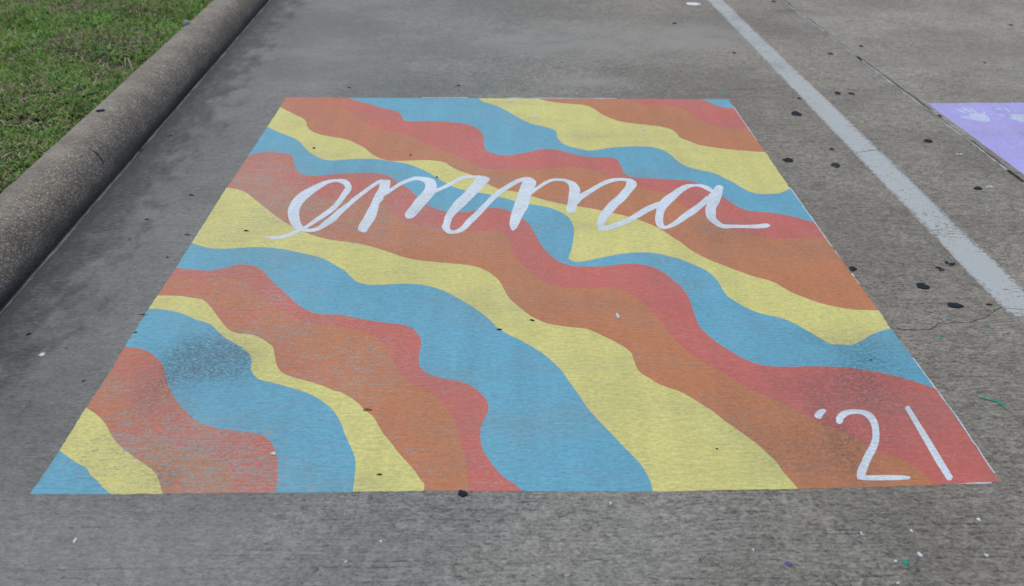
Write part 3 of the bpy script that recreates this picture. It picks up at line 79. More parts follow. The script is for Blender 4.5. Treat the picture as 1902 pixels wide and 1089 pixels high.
('red','2371,31652 2555,31261 2736,30867 2915,30493 3092,30164 3260,29906 3428,29689 3595,29481 3761,29248 3934,28968 4105,28671 4275,28369 4444,28074 4609,27775 4773,27471 4935,27187 5098,26949 5262,26767 5425,26627 5591,26509 5760,26397 5961,26284 6170,26193 6376,26099 6569,25983 6714,25871 6849,25751 6983,25614 7120,25452 7281,25221 7442,24952 7607,24678 7775,24428 7969,24191 8169,23971 8369,23763 8563,23560 8737,23378 8907,23205 9074,23030 9240,22838 9410,22614 9578,22372 9743,22132 9903,21911 10046,21719 10186,21534 10324,21369 10462,21236 10596,21147 10730,21086 10866,21044 11007,21008 11174,20978 11348,20962 11525,20955 11704,20952 11895,20950 12089,20953 12285,20962 12480,20981 12675,21012 12871,21053 13067,21098 13263,21139 13461,21181 13660,21224 13857,21260 14051,21278 14230,21283 14408,21279 14581,21254 14747,21199 14902,21108 15051,20988 15193,20852 15326,20712 15436,20584 15537,20448 15636,20310 15735,20174 15836,20044 15937,19916 16037,19785 16135,19648 16227,19494 16316,19330 16408,19171 16513,19035 16668,18906 16843,18806 17025,18719 17203,18626 17381,18543 17565,18471 17737,18377 17880,18224 17970,18019 18035,17768 18095,17510 18169,17279 18269,17078 18380,16898 18496,16726 18613,16544 18746,16326 18885,16102 19021,15878 19148,15658 19251,15457 19347,15253 19442,15061 19543,14892 19649,14757 19758,14640 19871,14536 19989,14441 20115,14352 20247,14275 20383,14206 20524,14142 20685,14074 20853,14013 21026,13961 21204,13923 21394,13903 21591,13899 21793,13904 21998,13908 22223,13913 22454,13921 22687,13930 22919,13939 22922,15282 22842,15360 22763,15438 22682,15517 22595,15595 22487,15685 22373,15777 22254,15866 22134,15949 22015,16026 21894,16099 21770,16165 21643,16221 21512,16265 21376,16297 21241,16325 21113,16355 21007,16379 20905,16398 20807,16425 20716,16469 20638,16528 20565,16599 20496,16683 20431,16780 20366,16900 20306,17038 20249,17185 20192,17335 20136,17487 20081,17646 20027,17806 19973,17960 19922,18094 19870,18224 19819,18352 19768,18480 19719,18608 19672,18736 19622,18861 19566,18977 19498,19092 19425,19199 19347,19297 19267,19386 19187,19463 19105,19531 19021,19589 18934,19637 18846,19671 18756,19692 18665,19708 18570,19726 18463,19749 18353,19771 18240,19793 18126,19817 18001,19846 17874,19876 17744,19906 17611,19930 17462,19945 17306,19951 17153,19960 17009,19983 16890,20007 16773,20033 16666,20077 16574,20158 16508,20260 16450,20385 16403,20531 16367,20692 16350,20866 16345,21061 16344,21263 16337,21455 16323,21636 16309,21817 16287,21985 16253,22129 16198,22253 16130,22350 16052,22423 15970,22478 15879,22506 15780,22503 15677,22489 15570,22486 15438,22495 15298,22508 15156,22529 15016,22566 14880,22619 14744,22686 14609,22765 14475,22855 14340,22967 14206,23098 14072,23228 13940,23338 13819,23419 13699,23489 13580,23546 13464,23586 13360,23608 13258,23618 13157,23614 13055,23594 12952,23554 12849,23496 12745,23429 12638,23362 12518,23289 12395,23210 12269,23133 12142,23064 12002,22993 11857,22926 11713,22871 11573,22840 11449,22833 11326,22843 11207,22871 11090,22919 10982,22981 10875,23058 10774,23156 10686,23281 10622,23407 10564,23553 10515,23714 10477,23885 10454,24057 10441,24243 10435,24435 10429,24626 10427,24816 10431,25008 10432,25200 10421,25388 10392,25593 10350,25797 10299,25993 10241,26177 10165,26370 10077,26548 9982,26711 9885,26856 9781,26988 9673,27098 9559,27193 9438,27276 9273,27360 9094,27420 8910,27467 8728,27513 8552,27560 8377,27603 8199,27639 8016,27666 7797,27678 7567,27675 7342,27672 7133,27683 6977,27686 6824,27682 6687,27709 6577,27807 6529,27910 6491,28039 6457,28180 6420,28321 6376,28481 6334,28651 6287,28817 6232,28963 6145,29114 6046,29238 5938,29344 5827,29445 5689,29548 5543,29630 5394,29713 5244,29817 5091,29958 4937,30121 4781,30288 4626,30441 4473,30567 4321,30679 4168,30793 4013,30920 3854,31070 3694,31233 3532,31401 3369,31568'),
('blue','3369,31568 3532,31401 3694,31233 3854,31070 4013,30920 4168,30793 4321,30679 4473,30567 4626,30441 4781,30288 4937,30121 5091,29958 5244,29817 5394,29713 5543,29630 5689,29548 5827,29445 5938,29344 6046,29238 6145,29114 6232,28963 6287,28817 6334,28651 6376,28481 6420,28321 6457,28180 6491,28039 6529,27910 6577,27807 6687,27709 6824,27682 6977,27686 7133,27683 7342,27672 7567,27675 7797,27678 8016,27666 8199,27639 8377,27603 8552,27560 8728,27513 8910,27467 9094,27420 9273,27360 9438,27276 9559,27193 9673,27098 9781,26988 9885,26856 9982,26711 10077,26548 10165,26370 10241,26177 10299,25993 10350,25797 10392,25593 10421,25388 10432,25200 10431,25008 10427,24816 10429,24626 10435,24435 10441,24243 10454,24057 10477,23885 10515,23714 10564,23553 10622,23407 10686,23281 10774,23156 10875,23058 10982,22981 11090,22919 11207,22871 11326,22843 11449,22833 11573,22840 11713,22871 11857,22926 12002,22993 12142,23064 12269,23133 12395,23210 12518,23289 12638,23362 12745,23429 12849,23496 12952,23554 13055,23594 13157,23614 13258,23618 13360,23608 13464,23586 13580,23546 13699,23489 13819,23419 13940,23338 14072,23228 14206,23098 14340,22967 14475,22855 14609,22765 14744,22686 14880,22619 15016,22566 15156,22529 15298,22508 15438,22495 15570,22486 15677,22489 15780,22503 15879,22506 15970,22478 16052,22423 16130,22350 16198,22253 16253,22129 16287,21985 16309,21817 16323,21636 16337,21455 16344,21263 16345,21061 16350,20866 16367,20692 16403,20531 16450,20385 16508,20260 16574,20158 16666,20077 16773,20033 16890,20007 17009,19983 17153,19960 17306,19951 17462,19945 17611,19930 17744,19906 17874,19876 18001,19846 18126,19817 18240,19793 18353,19771 18463,19749 18570,19726 18665,19708 18756,19692 18846,19671 18934,19637 19021,19589 19105,19531 19187,19463 19267,19386 19347,19297 19425,19199 19498,19092 19566,18977 19622,18861 19672,18736 19719,18608 19768,18480 19819,18352 19870,18224 19922,18094 19973,17960 20027,17806 20081,17646 20136,17487 20192,17335 20249,17185 20306,17038 20366,16900 20431,16780 20496,16683 20565,16599 20638,16528 20716,16469 20807,16425 20905,16398 21007,16379 21113,16355 21241,16325 21376,16297 21512,16265 21643,16221 21770,16165 21894,16099 22015,16026 22134,15949 22254,15866 22373,15777 22487,15685 22595,15595 22682,15517 22763,15438 22842,15360 22922,15282 22897,18717 22760,18586 22623,18451 22490,18328 22366,18237 22263,18190 22166,18166 22072,18156 21976,18148 21865,18137 21752,18132 21641,18136 21538,18156 21450,18187 21368,18228 21290,18283 21217,18356 21145,18457 21079,18582 21016,18717 20957,18852 20908,18976 20863,19103 20817,19232 20767,19358 20704,19489 20636,19618 20566,19746 20497,19876 20430,20013 20365,20153 20297,20288 20220,20406 20129,20506 20028,20588 19924,20661 19820,20734 19716,20806 19610,20874 19506,20944 19406,21024 19319,21106 19235,21193 19155,21290 19081,21403 19018,21525 18960,21660 18906,21807 18855,21966 18805,22157 18760,22367 18714,22580 18663,22775 18611,22941 18558,23098 18498,23242 18429,23371 18335,23499 18229,23606 18114,23694 17994,23766 17862,23819 17723,23849 17579,23864 17432,23874 17271,23878 17105,23872 16936,23858 16768,23838 16598,23815 16427,23787 16258,23751 16096,23705 15961,23652 15831,23589 15704,23526 15582,23474 15474,23432 15370,23392 15267,23365 15164,23362 15047,23393 14929,23453 14810,23530 14693,23611 14573,23694 14452,23785 14335,23888 14227,24009 14142,24127 14061,24256 13989,24399 13929,24559 13892,24702 13862,24857 13839,25022 13823,25194 13820,25387 13829,25595 13835,25799 13823,25975 13787,26119 13735,26236 13673,26337 13606,26432 13514,26539 13410,26626 13300,26706 13189,26792 13064,26891 12935,26989 12805,27094 12681,27213 12571,27337 12465,27470 12360,27617 12256,27780 12149,27978 12042,28198 11935,28427 11827,28649 11718,28863 11608,29078 11497,29287 11384,29485 11273,29667 11162,29839 11048,30004 10927,30162 10776,30324 10612,30471 10454,30622 10320,30796 10250,30930 10191,31075 10136,31223 10078,31371'),
('yellow','10078,31371 10136,31223 10191,31075 10250,30930 10320,30796 10454,30622 10612,30471 10776,30324 10927,30162 11048,30004 11162,29839 11273,29667 11384,29485 11497,29287 11608,29078 11718,28863 11827,28649 11935,28427 12042,28198 12149,27978 12256,27780 12360,27617 12465,27470 12571,27337 12681,27213 12805,27094 12935,26989 13064,26891 13189,26792 13300,26706 13410,26626 13514,26539 13606,26432 13673,26337 13735,26236 13787,26119 13823,25975 13835,25799 13829,25595 13820,25387 13823,25194 13839,25022 13862,24857 13892,24702 13929,24559 13989,24399 14061,24256 14142,24127 14227,24009 14335,23888 14452,23785 14573,23694 14693,23611 14810,23530 14929,23453 15047,23393 15164,23362 15267,23365 15370,23392 15474,23432 15582,23474 15704,23526 15831,23589 15961,23652 16096,23705 16258,23751 16427,23787 16598,23815 16768,23838 16936,23858 17105,23872 17271,23878 17432,23874 17579,23864 17723,23849 17862,23819 17994,23766 18114,23694 18229,23606 18335,23499 18429,23371 18498,23242 18558,23098 18611,22941 18663,22775 18714,22580 18760,22367 18805,22157 18855,21966 18906,21807 18960,21660 19018,21525 19081,21403 19155,21290 19235,21193 19319,21106 19406,21024 19506,20944 19610,20874 19716,20806 19820,20734 19924,20661 20028,20588 20129,20506 20220,20406 20297,20288 20365,20153 20430,20013 20497,19876 20566,19746 20636,19618 20704,19489 20767,19358 20817,19232 20863,19103 20908,18976 20957,18852 21016,18717 21079,18582 21145,18457 21217,18356 21290,18283 21368,18228 21450,18187 21538,18156 21641,18136 21752,18132 21865,18137 21976,18148 22072,18156 22166,18166 22263,18190 22366,18237 22490,18328 22623,18451 22760,18586 22897,18717 22925,23000 22710,23044 22495,23086 22281,23131 22071,23182 21875,23240 21681,23303 21491,23369 21308,23436 21150,23496 20997,23557 20848,23621 20702,23690 20566,23754 20432,23818 20302,23894 20181,23993 20074,24118 19974,24265 19879,24422 19784,24572 19690,24697 19592,24818 19507,24945 19450,25086 19436,25177 19433,25273 19432,25372 19424,25474 19400,25637 19367,25814 19325,25987 19273,26135 19198,26269 19108,26374 19008,26463 18903,26545 18774,26632 18634,26702 18486,26765 18334,26829 18153,26902 17960,26973 17768,27044 17585,27118 17432,27181 17283,27241 17140,27312 17003,27407 16878,27525 16758,27663 16643,27816 16532,27981 16432,28147 16336,28325 16244,28514 16156,28710 16081,28909 16013,29122 15944,29331 15865,29518 15773,29686 15673,29835 15567,29965 15452,30073 15305,30162 15146,30217 14982,30257 14820,30301 14660,30350 14498,30395 14338,30443 14182,30500 14041,30562 13903,30630 13768,30705 13637,30793 13521,30888 13409,30994 13298,31105 13186,31214'),
('orange','13186,31214 13298,31105 13409,30994 13521,30888 13637,30793 13768,30705 13903,30630 14041,30562 14182,30500 14338,30443 14498,30395 14660,30350 14820,30301 14982,30257 15146,30217 15305,30162 15452,30073 15567,29965 15673,29835 15773,29686 15865,29518 15944,29331 16013,29122 16081,28909 16156,28710 16244,28514 16336,28325 16432,28147 16532,27981 16643,27816 16758,27663 16878,27525 17003,27407 17140,27312 17283,27241 17432,27181 17585,27118 17768,27044 17960,26973 18153,26902 18334,26829 18486,26765 18634,26702 18774,26632 18903,26545 19008,26463 19108,26374 19198,26269 19273,26135 19325,25987 19367,25814 19400,25637 19424,25474 19432,25372 19433,25273 19436,25177 19450,25086 19507,24945 19592,24818 19690,24697 19784,24572 19879,24422 19974,24265 20074,24118 20181,23993 20302,23894 20432,23818 20566,23754 20702,23690 20848,23621 20997,23557 21150,23496 21308,23436 21491,23369 21681,23303 21875,23240 22071,23182 22281,23131 22495,23086 22710,23044 22925,23000 22899,26199 22693,26232 22484,26263 22279,26299 22083,26349 21913,26401 21747,26459 21590,26532 21445,26632 21328,26743 21220,26872 21120,27020 21027,27190 20946,27378 20872,27590 20804,27814 20739,28042 20687,28261 20641,28492 20592,28717 20533,28919 20457,29099 20372,29260 20278,29401 20178,29523 20065,29630 19944,29712 19814,29778 19672,29837 19463,29889 19230,29915 18993,29945 18773,30008 18594,30102 18425,30217 18259,30348 18093,30485 17924,30634 17757,30796 17589,30964 17419,31130'),
('red','17419,31130 17589,30964 17757,30796 17924,30634 18093,30485 18259,30348 18425,30217 18594,30102 18773,30008 18993,29945 19230,29915 19463,29889 19672,29837 19814,29778 19944,29712 20065,29630 20178,29523 20278,29401 20372,29260 20457,29099 20533,28919 20592,28717 20641,28492 20687,28261 20739,28042 20804,27814 20872,27590 20946,27378 21027,27190 21120,27020 21220,26872 21328,26743 21445,26632 21590,26532 21747,26459 21913,26401 22083,26349 22279,26299 22484,26263 22693,26232 22899,26199 22909,29409 22776,29440 22641,29464 22510,29502 22391,29571 22292,29675 22201,29807 22116,29952 22034,30097 21963,30230 21895,30369 21829,30506 21764,30632 21709,30727 21655,30814 21602,30898 21548,30984'),
('blue','21548,30984 21602,30898 21655,30814 21709,30727 21764,30632 21829,30506 21895,30369 21963,30230 22034,30097 22116,29952 22201,29807 22292,29675 22391,29571 22510,29502 22641,29464 22776,29440 22909,29409 22902,30926'),
]
LETTERS = [
('letter','white cursive lowercase letter e with a long lead-in tail',[('s','2523,14383 2554,14364 2584,14345 2615,14326 2646,14307 2678,14290 2714,14271 2751,14252 2789,14234 2829,14219 2872,14208 2933,14200 3000,14198 3069,14203 3137,14215 3202,14234 3262,14260 3319,14294 3374,14335 3428,14380 3479,14429 3529,14485 3577,14547 3622,14612 3665,14675 3706,14733 3740,14778 3773,14821 3805,14864 3838,14909 3871,14957 3905,15008 3937,15059 3969,15113 4002,15171 4037,15235 4086,15330 4137,15436 4190,15549 4243,15663 4297,15775 4356,15894 4420,16018 4484,16144 4546,16272 4604,16401 4648,16507 4689,16611 4729,16718 4767,16832 4802,16955 4835,17085 4863,17220 4889,17357 4913,17495 4937,17632 4961,17772 4985,17916 5008,18060 5029,18202 5049,18334 5068,18440 5092,18552 5116,18684 5133,18851 5129,19058 5102,19257 5065,19422 5022,19565 4976,19691 4925,19804 4865,19904 4802,19977 4743,20025 4687,20057 4632,20082 4568,20101 4504,20108 4440,20105 4378,20096 4317,20086 4252,20074 4187,20059 4122,20039 4058,20012 3997,19976 3939,19931 3884,19876 3832,19817 3781,19753 3730,19687 3671,19605 3612,19515 3553,19420 3495,19324 3439,19229 3381,19135 3322,19040 3263,18938 3205,18824 3152,18699 3105,18567 3060,18427 3019,18274 2983,18105 2956,17924 2938,17748 2926,17567 2922,17377 2926,17178 2940,16973 2964,16777 2995,16590 3031,16413 3070,16247 3112,16090 3160,15928 3213,15763 3272,15601 3336,15445 3406,15300 3480,15177 3553,15080 3624,15006 3691,14948 3754,14900 3810,14863 3864,14835 3917,14815 3968,14800 4018,14790 4068,14782 4118,14779 4168,14779 4217,14785 4265,14798 4312,14819 4358,14846 4403,14879 4447,14919 4492,14968 4541,15035 4588,15113 4633,15194 4676,15275 4717,15352 4758,15425 4801,15501 4844,15584 4887,15678 4929,15787 4969,15921 5003,16065 5033,16209 5062,16346 5091,16472 5121,16584 5152,16696 5186,16811 5221,16929 5259,17054 5303,17198 5348,17345 5395,17494 5442,17645 5489,17795','2518,14419 2546,14419 2573,14420 2601,14421 2629,14421 2658,14422 2691,14422 2724,14421 2758,14421 2793,14422 2830,14425 2887,14430 2950,14437 3015,14446 3078,14461 3137,14484 3189,14516 3240,14556 3290,14602 3338,14652 3386,14704 3432,14759 3476,14819 3521,14883 3565,14946 3608,15006 3645,15050 3680,15090 3714,15128 3746,15167 3777,15211 3808,15260 3838,15311 3868,15366 3897,15427 3928,15493 3971,15596 4015,15712 4060,15839 4108,15970 4157,16101 4213,16238 4272,16377 4331,16516 4387,16653 4439,16786 4479,16894 4518,16998 4554,17100 4587,17203 4617,17313 4643,17428 4667,17552 4689,17682 4710,17818 4730,17958 4748,18099 4765,18245 4780,18393 4794,18542 4808,18694 4824,18832 4840,18960 4851,19065 4854,19131 4852,19154 4851,19148 4843,19181 4829,19228 4812,19282 4796,19327 4780,19374 4757,19427 4726,19486 4687,19544 4647,19597 4596,19649 4542,19694 4484,19729 4425,19751 4368,19758 4311,19747 4256,19719 4202,19677 4152,19625 4104,19569 4062,19506 4022,19435 3984,19355 3946,19268 3907,19177 3862,19071 3818,18957 3774,18838 3731,18716 3689,18591 3646,18463 3604,18336 3566,18209 3532,18084 3502,17957 3473,17824 3445,17689 3422,17557 3405,17431 3396,17307 3392,17190 3392,17066 3397,16946 3404,16834 3413,16735 3422,16659 3435,16574 3451,16482 3470,16381 3492,16276 3516,16164 3543,16051 3569,15944 3595,15847 3617,15765 3639,15685 3668,15596 3702,15504 3740,15414 3782,15334 3819,15272 3858,15216 3900,15167 3942,15127 3985,15098 4027,15080 4071,15073 4113,15077 4154,15088 4194,15106 4232,15130 4269,15162 4304,15201 4338,15249 4368,15303 4400,15380 4429,15473 4458,15579 4489,15691 4523,15800 4560,15900 4598,15994 4634,16084 4668,16174 4700,16264 4732,16373 4765,16495 4800,16629 4838,16767 4880,16900 4924,17013 4969,17113 5015,17206 5059,17300 5102,17403 5148,17533 5195,17676 5241,17826 5288,17979 5336,18130','2517,14402 5436,18035')]),
('letter','white cursive lowercase letter m right after the e',[('s','5486,17784 5535,17915 5583,18047 5632,18180 5681,18313 5731,18448 5782,18586 5832,18726 5882,18864 5933,18997 5984,19121 6032,19233 6080,19346 6127,19448 6173,19530 6216,19581 6239,19592 6264,19592 6291,19586 6323,19578 6356,19575','5340,18141 5392,18266 5444,18392 5496,18518 5549,18645 5601,18773 5654,18904 5707,19039 5760,19176 5815,19309 5870,19435 5920,19545 5973,19655 6026,19760 6079,19855 6132,19931 6171,19970 6207,19994 6240,20010 6268,20024 6295,20040','5388,17896 6367,19816'),('p','6200,19501 6216,19636 6254,19776 6303,19885 6376,19955 6464,19987 6538,19974 6571,19946 6599,19902 6622,19840 6640,19709 6646,19544 6650,19378 6660,19213 6667,19048 6662,18888 6632,18705 6587,18530 6550,18374 6534,18286 6522,18206 6515,18121 6517,18023 6524,17920 6522,17820 6496,17712 6456,17609 6426,17483 6416,17277 6421,17038 6424,16794 6423,16517 6421,16233 6406,15962 6367,15691 6315,15433 6269,15195 6247,15006 6229,14829 6195,14718 6149,14698 6093,14722 6038,14764 5979,14818 5921,14892 5879,14983 5861,15097 5859,15229 5864,15361 5879,15506 5903,15651 5927,15808 5950,16013 5972,16235 5995,16465 6023,16727 6051,17001 6077,17280 6097,17560 6114,17845 6135,18128 6162,18409 6192,18689 6216,18933 6228,19058 6237,19167 6238,19271 6226,19350 6208,19424'),('s','6527,18184 6563,18251 6600,18317 6638,18385 6676,18455 6713,18527 6750,18602 6786,18679 6822,18758 6859,18838 6898,18920 6943,19018 6990,19121 7037,19222 7085,19315 7132,19397 7179,19464 7228,19525 7280,19582 7332,19636 7385,19690 7434,19743 7481,19795 7526,19841 7570,19878 7614,19902 7659,19914 7707,19919 7756,19915 7804,19901 7850,19877 7887,19844 7923,19799 7960,19746 8001,19688 8042,19634','6408,18568 6447,18630 6486,18692 6525,18754 6564,18816 6602,18879 6640,18944 6679,19010 6718,19078 6757,19149 6797,19224 6842,19316 6888,19419 6937,19526 6988,19630 7042,19725 7095,19803 7150,19870 7205,19930 7258,19987 7310,20042 7357,20095 7405,20151 7454,20206 7507,20254 7562,20290 7619,20311 7676,20319 7733,20318 7789,20313 7844,20305 7895,20294 7944,20277 7990,20259 8032,20243 8074,20230','6436,18323 8115,19882'),('p','7721,20251 7780,20299 7896,20287 8009,20261 8090,20242 8169,20211 8245,20162 8311,20100 8375,20023 8430,19923 8476,19797 8515,19650 8544,19495 8562,19322 8571,19141 8572,18964 8566,18799 8554,18640 8535,18483 8505,18311 8467,18143 8425,17977 8375,17800 8319,17625 8265,17449 8213,17266 8162,17082 8111,16899 8062,16714 8013,16531 7961,16362 7913,16212 7863,16074 7804,15982 7729,15946 7646,15953 7580,16006 7546,16088 7521,16196 7506,16304 7503,16391 7510,16477 7522,16571 7559,16746 7612,16942 7665,17147 7710,17377 7754,17617 7804,17846 7863,18044 7927,18231 7985,18420 8028,18591 8066,18763 8091,18936 8101,19076 8103,19216 8094,19351 8072,19476 8040,19595 8001,19698 7948,19771 7886,19823 7831,19895 7781,20012 7736,20147'),('s','8512,18445 8548,18491 8583,18538 8619,18584 8655,18632 8692,18679 8732,18730 8774,18782 8816,18834 8860,18888 8904,18945 8952,19008 9001,19073 9050,19140 9099,19208 9148,19277 9192,19346 9236,19415 9278,19485 9320,19552 9362,19619 9405,19685 9447,19751 9488,19813 9529,19870 9571,19921 9616,19969 9662,20014 9709,20054 9757,20086 9806,20110 9859,20124 9914,20128 9971,20125 10028,20114 10083,20096 10130,20072 10175,20040 10219,20003 10263,19965 10309,19929','8431,18819 8469,18860 8506,18899 8543,18939 8581,18980 8619,19023 8661,19070 8704,19119 8746,19168 8789,19220 8832,19274 8878,19337 8926,19405 8974,19475 9021,19546 9067,19616 9110,19683 9152,19752 9195,19823 9238,19893 9282,19961 9325,20027 9369,20094 9414,20160 9462,20222 9512,20276 9564,20321 9618,20357 9673,20387 9729,20410 9786,20425 9847,20431 9909,20425 9971,20414 10030,20403 10087,20396 10137,20395 10186,20395 10233,20395 10279,20397 10325,20398','8439,18592 10360,20146'),('p','10145,20126 10191,20229 10250,20311 10314,20361 10390,20365 10471,20330 10546,20277 10608,20223 10666,20156 10706,20076 10721,20016 10729,19951 10727,19880 10690,19729 10623,19559 10554,19381 10483,19162 10411,18933 10336,18708 10259,18491 10180,18278 10098,18054 9988,17752 9874,17435 9764,17143 9677,16927 9593,16728 9515,16534 9452,16369 9394,16207 9348,16039 9319,15878 9298,15713 9283,15553 9271,15421 9263,15293 9264,15172 9275,15065 9293,14963 9314,14889 9333,14870 9353,14864 9367,14845 9368,14753 9353,14631 9327,14550 9283,14544 9226,14586 9171,14645 9121,14714 9074,14800 9033,14895 9002,14984 8977,15080 8963,15178 8969,15279 8989,15383 9005,15494 9012,15637 9016,15791 9024,15947 9041,16120 9064,16296 9093,16475 9132,16676 9179,16880 9228,17084 9279,17294 9333,17504 9395,17710 9475,17924 9563,18133 9649,18353 9728,18592 9805,18841 9881,19090 9958,19325 10035,19559 10094,19775 10113,19902 10124,20022'),('s','9181,14589 9216,14574 9252,14557 9291,14539 9334,14525 9378,14519 9424,14522 9469,14533 9514,14550 9559,14573 9603,14601 9649,14636 9696,14677 9743,14726 9789,14784 9835,14855 9885,14950 9931,15058 9973,15167 10012,15272 10050,15370 10091,15472 10135,15582 10179,15695 10224,15808 10267,15920 10304,16014 10340,16103 10375,16192 10411,16285 10448,16386 10496,16520 10546,16665 10597,16816 10649,16969 10700,17120','9202,14948 9240,14919 9276,14886 9309,14857 9340,14836 9369,14826 9403,14828 9438,14839 9474,14859 9510,14887 9544,14922 9579,14967 9612,15021 9644,15083 9675,15151 9703,15221 9734,15309 9764,15411 9796,15528 9833,15653 9874,15778 9920,15897 9967,16009 10015,16117 10061,16223 10105,16327 10141,16418 10175,16507 10208,16597 10243,16690 10280,16788 10330,16916 10383,17053 10438,17195 10495,17339 10550,17482','9153,14791 10660,17395')]),
